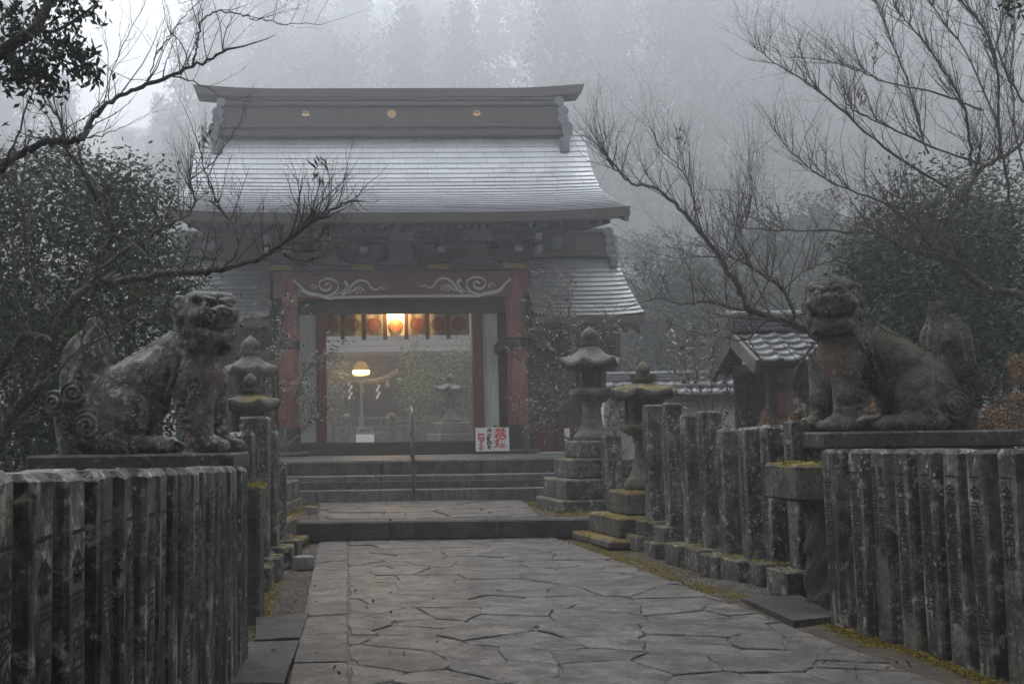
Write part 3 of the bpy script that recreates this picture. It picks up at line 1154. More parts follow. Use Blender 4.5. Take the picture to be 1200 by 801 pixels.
def course_roof(prof, half, n, wid, lip, flare, sori, u_c=0.0, thick=.02):
    """stepped courses of shingles; prof: [(v,w)] eave to ridge; half(t) half width"""
    P = [Vector((0, v, w)) for v, w in prof]
    # smooth the profile
    def cr(t):
        x = t * (len(P) - 1)
        i = min(int(x), len(P) - 2)
        f = x - i
        p0, p1, p2, p3 = P[max(i - 1, 0)], P[i], P[i + 1], P[min(i + 2, len(P) - 1)]
        return .5 * ((2 * p1) + (p2 - p0) * f + (2 * p0 - 5 * p1 + 4 * p2 - p3) * f * f + (3 * p1 - p0 - 3 * p2 + p3) * f ** 3)
    mb = MB()
    S = 400
    pts = [cr(i / S) for i in range(S + 1)]
    acc = [0.0]
    for i in range(S): acc.append(acc[-1] + (pts[i + 1] - pts[i]).length)

    def arc(s):
        s = max(0, min(acc[-1], s))
        i = 0
        while i < S - 1 and acc[i + 1] < s: i += 1
        f = (s - acc[i]) / max(1e-9, acc[i + 1] - acc[i])
        return pts[i].lerp(pts[i + 1], f)

    def pos(u01, s, lift):
        p = arc(s)
        t = max(0.0, min(1.0, s / acc[-1]))
        hw = half * (1 + flare * (1 - t) ** 2.2)
        u = u01 * hw
        z = p.z + sori * abs(u01) ** 4 * (1 - t) + lift
        return (u_c + u, p.y, z)
    L = acc[-1]
    for k in range(n):
        s0, s1 = L * k / n, L * (k + 1) / n + .02
        c = -1.0 - (random.random() * .5 if k % 2 else 0) * wid / half
        while c < 1.0:
            step = wid / half * random.uniform(.85, 1.15)
            a, b = max(-1, c), min(1, c + step)
            if b - a > .01:
                e = .0006
                l0 = lip + random.uniform(-.0015, .0015)
                lft = [random.uniform(-.0012, .0016) for _ in range(2)]
                v0 = [pos(a + e, s0, l0 + lft[0]), pos(b - e, s0, l0 + lft[1]), pos(b - e, s1, .004), pos(a + e, s1, .004)]
                v1 = [pos(a + e, s0, l0 + lft[0] - .013), pos(b - e, s0, l0 + lft[1] - .013)]
                m = len(mb.v)
                mb.v += v0 + v1
                mb.f += [(m, m + 1, m + 2, m + 3), (m + 4, m + 5, m + 1, m)]
            c += step
    # sheathing under the shingles
    G_ = 24
    und = MB()
    for k in range(n + 1):
        for i in range(G_ + 1):
            und.v.append(pos(-1 + 2 * i / G_, L * k / n, -.015))
    for k in range(n):
        for i in range(G_):
            q = k * (G_ + 1) + i
            und.f.append((q, q + 1, q + G_ + 2, q + G_ + 1))
    return mb, und, pos, L


prof = [(-2.5, 5.37), (-1.55, 5.74), (-.7, 6.19), (-.05, 6.78), (.62, 7.80)]
mbr, und, rpos, RL = course_roof(prof, 4.20, 24, .46, .034, .035, .10, u_c=-.03)
roof = gp('roof', und, 'darkwood')
sh = mbr.build('shingles', M['copper'], roof, kind='stuff')
# rear slope
rprof = [(3.9, 5.37), (2.9, 5.74), (2.1, 6.19), (1.4, 6.78), (.70, 7.80)]
mbr2, und2, rpos2, RL2 = course_roof(rprof, 4.20, 14, .8, .026, .035, .10, u_c=-.03)
gp('rear_roof', MB().add(und2.v, [f[::-1] for f in und2.f]), 'darkwood')
# eave board following the curve of the eave
NB = 30
mb = MB()
for i in range(NB + 1):
    u01 = -1 + 2 * i / NB
    p = rpos(u01, 0, 0)
    mb.v += [(p[0], p[1] - .02, p[2] + .012), (p[0], p[1] + .0, p[2] - .165), (p[0], p[1] + .22, p[2] - .165), (p[0], p[1] + .22, p[2] - .02)]
for i in range(NB):
    a = i * 4
    for k in range(4): mb.f.append((a + k, a + (k + 1) % 4, a + 4 + (k + 1) % 4, a + 4 + k)[::-1])
mb.f += [(0, 1, 2, 3), (NB * 4 + 3, NB * 4 + 2, NB * 4 + 1, NB * 4)]
for o_ in [gp('eave_board', mb, 'ridge')]:
    pass
# barge boards on the gable ends
for sd in (-1, 1):
    for rp, LL, nm in ((rpos, RL, 'barge_board'), (rpos2, RL2, 'barge_board')):
        mb = MB()
        K = 16
        for i in range(K + 1):
            p = rp(sd * .985, LL * i / K, 0)
            for dx in (-.04, .04):
                mb.v += [(p[0] + dx, p[1], p[2] - .005), (p[0] + dx, p[1], p[2] - .27)]
        for i in range(K):
            a = i * 4
            mb.f += [(a, a + 4, a + 5, a + 1), (a + 2, a + 3, a + 7, a + 6), (a, a + 2, a + 6, a + 4), (a + 1, a + 5, a + 7, a + 3)]
        mb.f += [(0, 1, 3, 2), (K * 4, K * 4 + 2, K * 4 + 3, K * 4 + 1)]
        gp(nm, mb, 'darkwood')
# boarded soffit and rafters
so = MB()
for i in range(21):
    u01 = -1 + 2 * i / 20
    p = rpos(u01 * .97, .12, 0)
    so.v += [(p[0], -2.28, p[2] - .15), (p[0], .2, 5.63 - PZ + PZ)]
for i in range(20): so.f.append((2 * i, 2 * i + 1, 2 * i + 3, 2 * i + 2))
for v_ in range(len(so.v)):
    x, y, z = so.v[v_]
gp('soffit', so, 'darkwood')
rf = MB()
for i in range(54):
    u = -3.95 + i * 7.9 / 53
    z0 = 5.37 - .17 + .10 * (abs(u) / 4.2) ** 4
    rf.box((u, -1.05, (z0 + 5.58) / 2 - .035), (.075, 2.5, .085), rot=Euler((math.atan2(5.58 - z0, 2.4), 0, 0)))
gp('rafters', rf, 'darkwood', kind='stuff')
for grp in (roof, sh):
    pass
# all roof members above were laid out with absolute heights: lower them into the gate's frame
for o_ in list(gate.children):
    o_.location.z -= PZ
# ridge: mouldings, panel, cap with upturned ends
RV = .66
def ridge_at(name, u0, u1, v, w0, w1, th, mat, ch=.02, parent=None):
    return gp(name, MB().box(g((u0 + u1) / 2, v, (w0 + w1) / 2), (u1 - u0, th, w1 - w0), ch=ch), mat, parent)
RU0, RU1 = -3.72, 3.66
ridge = ridge_at('ridge', RU0, RU1, RV, 7.66, 8.30, .50, 'ridge')
ridge_at('ridge_moulding', RU0 - .02, RU1 + .02, RV, 7.63, 7.74, .70, 'ridge', parent=gate)
ridge_at('ridge_moulding', RU0 - .05, RU1 + .05, RV, 7.82, 7.90, .62, 'ridge', parent=gate)
ridge_at('ridge_moulding', RU0 - .05, RU1 + .05, RV, 8.30, 8.39, .66, 'ridge', parent=gate)
ridge_at('ridge_moulding', RU0 - .02, RU1 + .02, RV, 8.42, 8.485, .60, 'ridge', parent=gate)
cap = MB()
K = 40
for i in range(K + 1):
    t = -1 + 2 * i / K
    u = -.05 + t * 4.16
    up = .09 * max(0, abs(t) - .55) ** 2 / .2
    for (dv, dz) in ((-.30, 0), (-.30, .19), (0, .27), (.30, .19), (.30, 0)):
        cap.v.append(g(u + (.10 * t / abs(t) * (dz / .27) if abs(t) > .96 else 0), RV + dv, 8.495 + dz + up))
for i in range(K):
    a = i * 5
    for k in range(5): cap.f.append((a + k, a + 5 + k, a + 5 + (k + 1) % 5, a + (k + 1) % 5))
cap.f += [(0, 1, 2, 3, 4), tuple(K * 5 + k for k in (4, 3, 2, 1, 0))]
gp('ridge_cap', cap, 'ridge')
for sd, ue in ((-1, RU0), (1, RU1)):
    oni = MB()
    for (w, r, dx, dl) in ((8.38, .10, .02, .7), (8.17, .12, .10, .62), (8.00, .12, .10, .62), (7.80, .12, .17, .74), (7.66, .11, .17, .80)):
        oni.cyl(g(ue + sd * (dx - .07), RV - dl / 2, w), g(ue + sd * (dx - .07), RV + dl / 2, w), r, n=14)
    oni.box(g(ue + sd * .02, RV - .36, 7.40), (.20, .18, .34), ch=.02)
    gp('ridge_end_ornament', oni, 'ridgelight', smooth=False)


def chrysanthemum(r, n=16, y=0.0, t=.012, hub=.16):
    mb = MB()
    for k in range(n):
        a0 = 2 * math.pi * (k + .12) / n
        a1 = 2 * math.pi * (k + .88) / n
        am = (a0 + a1) / 2
        pts = [(r * hub * 1.1 * math.cos(am), r * hub * 1.1 * math.sin(am)), (r * .86 * math.cos(a0), r * .86 * math.sin(a0)),
               (r * .97 * math.cos(am - .28 * (a1 - a0)), r * .97 * math.sin(am - .28 * (a1 - a0))), (r * math.cos(am), r * math.sin(am)),
               (r * .97 * math.cos(am + .28 * (a1 - a0)), r * .97 * math.sin(am + .28 * (a1 - a0))), (r * .86 * math.cos(a1), r * .86 * math.sin(a1))]
        mb.prism(pts, y - t, y, 'y')
    mb.prism([(r * hub * math.cos(k * .5236), r * hub * math.sin(k * .5236)) for k in range(12)], y - t * 1.4, y, 'y')
    return mb


def paulownia(s):
    """three broad leaves below three flower spikes"""
    mb = MB()
    for ax in (-1, 0, 1):
        cx, cz, r = ax * .50 * s, -.22 * s - abs(ax) * -.10 * s, .44 * s
        a = -ax * .9 - math.pi / 2
        pts = []
        for k in range(14):
            th = 2 * math.pi * k / 14
            rr = r * (.62 + .38 * abs(math.cos(th * 1.5)))
            pts.append((cx + rr * math.cos(th + a), cz + rr * .8 * math.sin(th + a)))
        mb.prism(pts, -.012 - abs(ax) * .004, 0, 'y')
        mb.box((ax * .42 * s, -.006, .38 * s + (.16 * s if ax == 0 else 0)), (.07 * s, .010, .55 * s), rot=Euler((0, ax * .35, 0)))
        for q in range(3):
            for e in (-1, 1):
                mb.sphere((ax * (.42 + .10 * q) * s + e * .09 * s, -.008, (.28 + .20 * q) * s + (.16 * s if ax == 0 else 0)), (.075 * s, .012, .075 * s), 8, 5)
    return mb


for u, kind in ((-1.87, 'p'), (-.02, 'c'), (1.82, 'p')):
    mb = chrysanthemum(.095) if kind == 'c' else paulownia(.095)
    o_ = gp('gilt_crest', mb, 'goldflat')
    o_.location = g(u, RV - .25 - .004, 8.13)

# pillars
for u in CU:
    p = gp('pillar', MB().cyl(g(u, 0, .93), g(u, 0, 4.64), .215, .20, 24), 'red', smooth=False)
    for pl in p.data.polygons: pl.use_smooth = len(pl.vertices) == 4
    gp('metal_band', MB().cyl(g(u, 0, 3.02), g(u, 0, 3.22), .226, .226, 24), 'ironband', p)
    gp('pillar_shoe', MB().cyl(g(u, 0, .93), g(u, 0, 1.42), .232, .228, 24), 'ironband', p)
    fl = chrysanthemum(.07, 8, 0, .01, .3)
    o_ = gp('band_flower', fl, 'red', p)
    o_.location = g(u, -.228, 3.12)
    gp('pillar_base', MB().lathe([(.34, 0), (.42, .02), (.43, .07), (.36, .11)], 20, g(u, 0, .825)), 'lantern', smooth=True)
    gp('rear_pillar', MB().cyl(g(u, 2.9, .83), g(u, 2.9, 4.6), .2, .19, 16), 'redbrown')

# lintel with white scrollwork
LW0, LW1, LF = 4.07, 4.63, -.17
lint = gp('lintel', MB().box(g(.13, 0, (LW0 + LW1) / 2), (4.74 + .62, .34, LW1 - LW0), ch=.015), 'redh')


def ribbon(pts, wid, y, mb, n=26):
    """flat painted line of varying width through pts (u,w), laid on plane y"""
    P = [Vector((a, 0, b)) for a, b in pts]
    out = []
    m = len(P)
    for i in range(n + 1):
        x = i / n * (m - 1)
        k = min(int(x), m - 2)
        f = x - k
        p0, p1, p2, p3 = P[max(k - 1, 0)], P[k], P[k + 1], P[min(k + 2, m - 1)]
        out.append(.5 * ((2 * p1) + (p2 - p0) * f + (2 * p0 - 5 * p1 + 4 * p2 - p3) * f * f + (3 * p1 - p0 - 3 * p2 + p3) * f ** 3))
    base = len(mb.v)
    for i, p in enumerate(out):
        t = out[min(i + 1, n)] - out[max(i - 1, 0)]
        nn = Vector((-t.z, 0, t.x)).normalized()
        w = wid(i / n) / 2
        for s_ in (1, -1):
            q = p + nn * w * s_
            mb.v.append((q.x, y - .006, q.z))
        for s_ in (1, -1):
            q = p + nn * w * s_
            mb.v.append((q.x, y, q.z))
    for i in range(n):
        a = base + i * 4
        mb.f += [(a, a + 4, a + 5, a + 1), (a, a + 2, a + 6, a + 4), (a + 1, a + 5, a + 7, a + 3)]


def zm(x, y):      # lintel drawing measured on an enlargement, to gate metres (right half)
    px, py = 340 + x * .2333, 300 + y * .2333
    return ((px - 450) / 56.5 - GX, CAM_H + (511.6 - 1.9 - py) / 56.5 - (px - 475) * .014 / 56.5 * 1.0 - PZ)


sc = MB()
for sgn in (1, -1):
    def mir(L_):
        if sgn > 0: return [zm(x, y) for x, y in L_]
        c = (20 + 1114) / 2.0
        return [zm(2 * c - x, y + 13) for x, y in L_]
    fade = lambda a, b: (lambda t: a * (1 - t) + b * t)
    fat = lambda a: (lambda t: a * (.35 + .65 * math.sin(math.pi * min(1, t * 1.05)) ** .7))
    ribbon(mir([(915, 196), (950, 192), (985, 180), (1030, 172), (1060, 160), (1085, 130), (1112, 108)]), fat(.075), LF - .002, sc)
    ribbon(mir([(1112, 116), (1106, 96)]), fade(.06, .01), LF - .004, sc, 6)
    ribbon(mir([(960, 186), (925, 178), (893, 150), (893, 118), (920, 100), (955, 98), (982, 112), (985, 135), (962, 155), (935, 150), (925, 130), (940, 118), (955, 130)]), lambda t: .038 + .014 * math.sin(t * 20), LF - .006, sc, 50)
    ribbon(mir([(1003, 150), (1002, 135), (1018, 128), (1032, 140)]), fade(.03, .015), LF - .003, sc, 14)
    ribbon(mir([(1010, 152), (1012, 142), (1022, 140)]), fade(.02, .012), LF - .003, sc, 10)
    ribbon(mir([(905, 176), (868, 160), (848, 138), (848, 118), (862, 112)]), lambda t: .018 + .065 * t ** 1.5, LF - .003, sc)
    ribbon(mir([(872, 178), (842, 158), (815, 122), (780, 104), (745, 112), (725, 140), (700, 152), (678, 138), (662, 148), (648, 138)]), lambda t: .050 * (1 - t) ** .7 + .010, LF - .004, sc, 50)
    for q in range(3):
        ribbon(mir([(760 + 16 * q, 162 + 5 * q), (775 + 14 * q, 140 + 8 * q), (800 + 8 * q, 140 + 9 * q), (838, 172)]), fade(.028, .018), LF - .005, sc, 14)
ribbon([zm(215, 204), zm(560, 196), zm(920, 192)], lambda t: .055, LF - .0035, sc, 20)
gp('scrollwork', sc, 'scroll', lint)
# header below the lintel, dark jambs, white panels, red jambs, threshold
gp('header_board', MB().box(g(.13, .30, 3.94), (4.3, .12, .30), ch=.01), 'darkwoodh')
gp('threshold', MB().box(g(.13, .28, .965), (4.35, .30, .275), ch=.02), 'darkwoodh')
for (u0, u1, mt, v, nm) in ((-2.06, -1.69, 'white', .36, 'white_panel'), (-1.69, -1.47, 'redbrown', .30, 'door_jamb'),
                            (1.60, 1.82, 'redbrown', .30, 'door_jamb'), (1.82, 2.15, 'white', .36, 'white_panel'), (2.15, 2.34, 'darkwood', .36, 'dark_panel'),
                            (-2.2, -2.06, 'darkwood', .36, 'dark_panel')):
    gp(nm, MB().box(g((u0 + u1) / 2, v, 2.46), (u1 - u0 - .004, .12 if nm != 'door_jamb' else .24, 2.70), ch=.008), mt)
gp('tie_beam', MB().box(g(2.22, .05, 3.02), (.30, 1.2, .22), ch=.02), 'darkwood')
# side walls and ceiling of the passage
for u in (-2.3, 2.55):
    gp('passage_wall', MB().box(g(u, 1.7, 2.7), (.10, 2.4, 3.7)), 'darkwood')
gp('passage_ceiling', MB().box(g(.13, 1.5, 4.66), (4.9, 2.7, .06)), 'darkwood')
gp('rear_beam', MB().box(g(.13, 2.9, 4.36), (4.9, .26, .40)), 'redbrown')
# upper beam with gilt fittings
gp('upper_beam', MB().box(g(.13, 0, 4.715), (5.3, .42, .14), ch=.012), 'darkwoodh')
for u in (-2.40, -.70, .88, 2.45):
    f = MB()
    f.box(g(u, -.213, 4.715), (.44, .012, .105), ch=.005)
    for q in range(5):
        f.sphere(g(u + (q - 2) * .10, -.22, 4.715 + .02 * (-1) ** q), (.035, .012, .03), 8, 5)
    gp('gilt_fitting', f, 'gold')
# plaster band and bracket complexes
gp('plaster_panel', MB().box(g(.13, .22, 5.14), (5.0, .06, .76)), 'plaster')
for u in (-2.24, -.69, .90, 2.50):
    b = MB()
    b.box(g(u, -.05, 4.86), (.36, .40, .16), ch=.03, taper=1.0)
    b.prism([(u - .28, 4.80 - PZ), (u + .28, 4.80 - PZ), (u + .30, 4.86 - PZ), (u + .52, 4.92 - PZ), (u + .56, 5.04 - PZ), (u + .56, 5.10 - PZ),
             (u - .56, 5.10 - PZ), (u - .56, 5.04 - PZ), (u - .52, 4.92 - PZ), (u - .30, 4.86 - PZ)], -.16, .14, 'y')
    for du in (-.44, 0, .44):
        b.box(g(u + du, -.02, 5.17), (.24, .34, .15), ch=.03)
    b.box(g(u, -.30, 5.02), (.15, .62, .17), ch=.01)
    b.box(g(u, -.46, 5.20), (.22, .22, .14), ch=.02)
    b.box(g(u, -.46, 5.34), (1.1, .16, .16), ch=.02)
    b.box(g(u, -.62, 5.20), (.14, .5, .14), ch=.01)
    br = gp('bracket', b, 'darkwood')
    gp('beam_end', MB().box(g(u, -.615, 5.02), (.16, .012, .13), ch=.004), 'scroll', br)
gp('wall_purlin', MB().box(g(.13, -.02, 5.32), (5.6, .30, .13)), 'darkwoodh')
gp('outer_purlin', MB().box(g(-.02, -.46, 5.48), (7.9, .20, .14)), 'darkwoodh')
for u in (-1.46, .11, 1.70):
    k = MB()
    for sd in (-1, 1):
        k.prism([(u, 5.42 - PZ), (u + sd * .10, 5.46 - PZ), (u + sd * .30, 5.43 - PZ), (u + sd * .40, 5.47 - PZ), (u + sd * .34, 5.38 - PZ), (u + sd * .20, 5.36 - PZ),
                 (u + sd * .34, 5.28 - PZ), (u, 5.28 - PZ)], -.24, -.19, 'y')
    gp('frog_leg_strut', k, 'scroll')
for w in (5.02, 5.28):
    gp('corner_beam_end', MB().box(g(2.93, -.3, w), (.13, .5, .13), ch=.005), 'scroll')
    gp('corner_beam_end', MB().box(g(-2.67, -.3, w), (.13, .5, .13), ch=.005), 'scroll')

for (u0, u1) in ((-3.1, -2.36), (2.60, 3.0)):
    gp('side_wall', MB().box(g((u0 + u1) / 2, .95, 2.9), (u1 - u0, .12, 4.1)), 'darkwood')
# lower roofs at either side
for sd in (-1, 1):
    lab = ('low copper roofed side bay joined to the right of the gate', 'low dark side bay half hidden by shrubs left of the gate')[0 if sd > 0 else 1]
    wg = empty('side_bay', gate.matrix_world @ Vector((0, 0, 0)) if False else (GX, GY, PZ), R(2.2), lab, 'side bay', 'low roofed bays either side of the gate')
    uc = sd * 3.75 + .06
    wprof = [(-1.05, 3.55), (-.5, 3.92), (.1, 4.40), (.85, 5.12)]
    m1, u1_, wp, wl = course_roof(wprof, 1.05, 14, .42, .036, .06, .06, u_c=uc)
    rf_ = u1_.build('roof', M['darkwood'], wg)
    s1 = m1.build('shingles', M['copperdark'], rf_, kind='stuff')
    wr = [(2.75, 3.55), (2.2, 3.92), (1.6, 4.40), (.90, 5.12)]
    m2, u2_, wp2, wl2 = course_roof(wr, 1.05, 8, .8, .020, .06, .06, u_c=uc)
    rr_ = MB().add(u2_.v, [f[::-1] for f in u2_.f]).build('rear_roof', M['darkwood'], wg)
    for o_ in (rf_, rr_): o_.location.z = -PZ
    def wb(name, mb, mt): return mb.build(name, M[mt], wg)
    wb('ridge', MB().box(g(uc - sd * .1, .87, 5.30), (1.85, .42, .56), ch=.02), 'ridge')
    wb('ridge_moulding', MB().box(g(uc - sd * .1, .87, 5.09), (1.92, .56, .12), ch=.02), 'ridge')
    wb('ridge_cap', MB().box(g(uc - sd * .1, .87, 5.60), (1.95, .56, .12), ch=.03), 'ridge')
    cr_ = MB().lathe([(.001, 0), (.13, 0), (.15, .015), (.13, .03), (.001, .03)], 20).build('ridge_disc', M['ridgelight'], wg, loc=g(uc - .28, .645, 5.34), rot=(math.pi / 2, 0, 0))
    on = MB()
    for (w, r, dx) in ((5.56, .11, .0), (5.38, .13, .05), (5.20, .13, .05), (5.02, .12, .10)):
        on.cyl(g(uc + sd * (.84 + dx), .57, w), g(uc + sd * (.84 + dx), 1.17, w), r, n=12)
    on.box(g(uc + sd * .90, .48, 4.90), (.16, .16, .26), ch=.02)
    wb('ridge_end_ornament', on, 'ridgelight')
    eb = MB().box((uc, -1.02, 3.48), (2.24, .16, .13), ch=.01)
    wb('eave_board', eb, 'ridge').location.z = -PZ
    for i in range(9):
        u = uc - 1.0 + i * .25
        wb('rafter', MB().box(g(u, -.45, 3.53), (.08, 1.2, .09), rot=Euler((.50, 0, 0))), 'darkwood')
    wb('soffit', MB().box(g(uc, -.40, 3.66), (2.1, 1.3, .03), rot=Euler((.52, 0, 0))), 'darkwood')
    for rp, LL in ((wp, wl), (wp2, wl2)):
        mb = MB()
        for i in range(9):
            p = rp(sd * .975, LL * i / 8, 0)
            for dx in (-.03, .03): mb.v += [(p[0] + dx, p[1], p[2] - .004 - PZ), (p[0] + dx, p[1], p[2] - .2 - PZ)]
        for i in range(8):
            a = i * 4
            mb.f += [(a, a + 4, a + 5, a + 1), (a + 2, a + 3, a + 7, a + 6), (a, a + 2, a + 6, a + 4), (a + 1, a + 5, a + 7, a + 3)]
        mb.f += [(0, 1, 3, 2), (32, 34, 35, 33)]
        wb('barge_board', mb, 'darkwood')
    wb('wall', MB().box(g(uc - sd * .1, .9, 2.55), (1.95, 1.5, 3.4)), 'darkwood')
    wb('gable_wall', MB().prism([(.2, 4.2 - PZ), (1.6, 4.2 - PZ), (.9, 4.95 - PZ)], 0, sd * .05, 'x'), 'plaster').location.x = uc + sd * .70
    for i in range(7):
        wb('wall_board', MB().box(g(uc - sd * .1 - .82 + i * .27, .13, 1.16), (.262, .05, .62), ch=.006), 'redbrown')
    for i in range(4):
        wb('wall_post', MB().box(g(uc - sd * .1 - .93 + i * .62, .12, 2.5), (.13, .13, 3.2), ch=.008), 'darkwood')
    wb('wall_rail', MB().box(g(uc - sd * .1, .11, 1.52), (1.95, .10, .10), ch=.008), 'darkwood')
    wb('wall_rail', MB().box(g(uc - sd * .1, .11, 2.7), (1.95, .10, .10), ch=.008), 'darkwood')

# curtain with seven crests in the rear doorway
cw, cv = .490, 2.62
cur = empty('crest_curtain', (GX, GY, PZ), R(2.2), 'cloth curtain with seven orange chrysanthemum crests hung inside the gate', 'curtain')
U0 = -1.61
crest_me = None
for i in range(7):
    uc = U0 + cw * (i + .5)
    pm = MB()
    for k in range(7):
        u = uc - cw / 2 + cw * k / 6 * .995
        v = cv + .012 * math.sin(k * 1.05 + i * 1.7)
        pm.v += [g(u, v, 4.19), g(u, v, 3.54)]
    pm.f = [(2 * k, 2 * k + 1, 2 * k + 3, 2 * k + 2) for k in range(6)]
    pan = pm.build('curtain_panel', M['cloth'], cur, smooth=True)
    if crest_me is None:
        crest_me = chrysanthemum(.165, 16, 0, .006, .14).mesh('crest')
    o_ = link('crest', crest_me, M['crest'], pan)
    o_.location = g(uc, cv - .022, 3.80)
    if i < 6:
        MB().box(g(uc + cw / 2, cv - .05, 3.84), (.095, .02, .78), ch=.004).build('hanging_strip', M['strip'], cur)
MB().cyl(g(U0 - .1, cv + .0, 4.20), g(U0 + cw * 7 + .1, cv, 4.20), .022, n=8).build('curtain_rod', M['darkwood'], cur)
gl = empty('gate_lamp', (0, 0, 0), 0, 'glowing warm lamp above the middle crest of the gate curtain', 'lamp')
gl.location = gate.matrix_basis @ Vector((U0 + cw * 3.5, cv - .10, 4.12 - PZ)) if False else Matrix.Translation((GX, GY, PZ)) @ Matrix.Rotation(R(2.2), 4, 'Z') @ Vector((U0 + cw * 3.5, cv - .09, 4.13 - PZ))
MB().box((0, 0, .075), (.40, .14, .05), ch=.01).build('lamp_cap', M['steel'], gl)
MB().cyl((-.17, 0, .015), (.17, 0, .015), .040, n=12).build('glass_tube', M['lampglow'], gl)
for sgn in (-1, 1): MB().box((sgn * .185, 0, .03), (.02, .10, .09), ch=.004).build('end_cap', M['steel'], gl)
ld = bpy.data.lights.new('gate_lamp_light', 'POINT')
ld.energy = 40
ld.color = (1, .62, .22)
ld.shadow_soft_size = .06
lo = bpy.data.objects.new('gate_lamp_light', ld)
COL.objects.link(lo)
lo.parent = gl
lo.location = (0, -.03, -.06)
# ------------------------------------------------------------------ writing
_text = {}


def text_mesh(s, size, line=.95, col=False, bold=0.0):
    """flat lettering as a mesh; col: one character per line (vertical writing)"""
    key = (s, size, line, col, bold)
    if key in _text: return _text[key]
    c = bpy.data.curves.new('lettering', 'FONT')
    c.body = '\n'.join(s) if col else s
    c.size = size
    c.space_line = line
    c.resolution_u = 1
    c.align_x, c.align_y = 'CENTER', ('TOP' if col else 'CENTER')
    c.offset = bold
    c.fill_mode = 'FRONT'
    o = bpy.data.objects.new('lettering', c)
    COL.objects.link(o)
    dg = bpy.context.evaluated_depsgraph_get()
    me = bpy.data.meshes.new_from_object(o.evaluated_get(dg))
    bpy.data.objects.remove(o)
    bpy.data.curves.remove(c)
    me.name = 'lettering'
    me.materials.clear()
    _text[key] = me
    return me


ORD = ['first', 'second', 'third', 'fourth', 'fifth', 'sixth', 'seventh', 'eighth', 'ninth', 'tenth', 'eleventh', 'twelfth', 'thirteenth',
       'fourteenth', 'fifteenth', 'sixteenth', 'seventeenth', 'eighteenth', 'nineteenth', 'twentieth']


def post_mesh(w, d, h, seed):
    """weathered square post: chamfered, slightly uneven edges, gently domed top; base at z 0"""
    r_ = random.Random(seed)
    mb = MB()
    lev = [0, h * .33, h * .66, h - .022, h]
    n0 = 0
    rings = []
    for i, z in enumerate(lev):
        ch = .012
        ins = .016 if i == 4 else 0
        hx, hy = w / 2 - ins, d / 2 - ins
        ring = []
        for (sx, sy, a) in ((-1, -1, 0), (-1, -1, 1), (1, -1, 1), (1, -1, 0), (1, 1, 0), (1, 1, 1), (-1, 1, 1), (-1, 1, 0)):
            x = sx * (hx - (0 if a == 0 else ch)) + r_.uniform(-.004, .004)
            y = sy * (hy - (ch if a == 0 else 0)) + r_.uniform(-.004, .004)
            ring.append((x, y, z + (r_.uniform(-.006, .006) if i >= 3 else 0)))
        rings.append(ring)
    for r in rings: mb.v += r
    for i in range(4):
        for k in range(8):
            k2 = (k + 1) % 8
            mb.f.append((i * 8 + k, i * 8 + k2, (i + 1) * 8 + k2, (i + 1) * 8 + k))
    mb.f.append(tuple(range(32, 40)))
    mb.f.append(tuple(range(7, -1, -1)))
    return mb.mesh('shaft')


def moss_on(parent, areas, n, mat='moss', L=.020):
    """tufts along the upper faces given as (cx, cy, z, sx, sy), thicker towards the rims and in patches"""
    P = []
    for cx, cy, z, sx, sy in areas:
        ph = random.uniform(0, 9)
        k = 0
        while k < n // len(areas):
            x, y = random.uniform(-.5, .5), random.uniform(-.5, .5)
            m = .5 + .5 * math.sin(x * 9 + ph) * math.sin(y * 8 + ph * 1.7) + .5 * max(abs(x), abs(y))
            k += .34
            if m < random.uniform(.45, 1.15): continue
            drop = random.random() ** 3 * .05 if max(abs(x), abs(y)) > .44 else 0
            P.append((cx + x * (sx + .01), cy + y * (sy + .01), z + random.uniform(-.002, .010) - drop))
    if P: link('moss', quads_mesh('moss', leaf_quads(np.array(P), L, L * .55, up=.9)), M[mat], parent)['kind'] = 'stuff'


FACE = {'L': ((math.pi / 2, 0, math.pi / 2), 1), 'R': ((math.pi / 2, 0, -math.pi / 2), -1)}


def fence_post(loc, rz, w, h, text, side, label, group, seed, mat='post', base=None, tsize=.085, tw=1.0):
    r_ = random.Random(seed * 7 + 3)
    root = empty('stone_fence_post', loc, rz, label, 'stone post', group)
    z0 = 0.0
    if base:
        for (bw, bd, bh, dx, dy) in base:
            MB().box((0, 0, 0), (bw, bd, bh), ch=.014).build('base_block', M['base'], root, loc=(dx, dy, z0 + bh / 2), rot=(0, 0, r_.uniform(-.03, .03)))
            z0 += bh - .004
            moss_on(root, [(dx, dy, z0 + .002, bw, bd)], int(r_.uniform(150, 420)))
    sh = link('shaft', post_mesh(w, w, h, seed), M[mat], root, loc=(0, 0, z0), rot=(r_.uniform(-.010, .010), r_.uniform(-.010, .010), r_.uniform(-.03, .03)))
    if text:
        eul, sg = FACE[side]
        off = .09 * h
        parts = text if isinstance(text, tuple) else (text,)
        for q, tx in enumerate(parts):
            me = text_mesh(tx, tsize if len(parts) == 1 else tsize * .72, .92, True, .0012)
            o = link('inscription', me, M['ink'], sh, loc=(sg * (w / 2 + .0055), sg * (0 if len(parts) == 1 else (.038 if q == 0 else -.038)) * 1.0, h - off), rot=eul)
            o.scale = (tw * 1.05, 1.0, 1)
    return root


TX = ['一金壱百万円也吉男', '一金壱百万円也初吉昇', '一金弐拾万円也', '一金五拾万円也', '一金参拾万円也佐藤', '一金参拾万円也首藤',
      '一金弐拾万円也池辺正三', '一金拾万円也', '一金壱拾万円也', '平成三年十二月吉日']
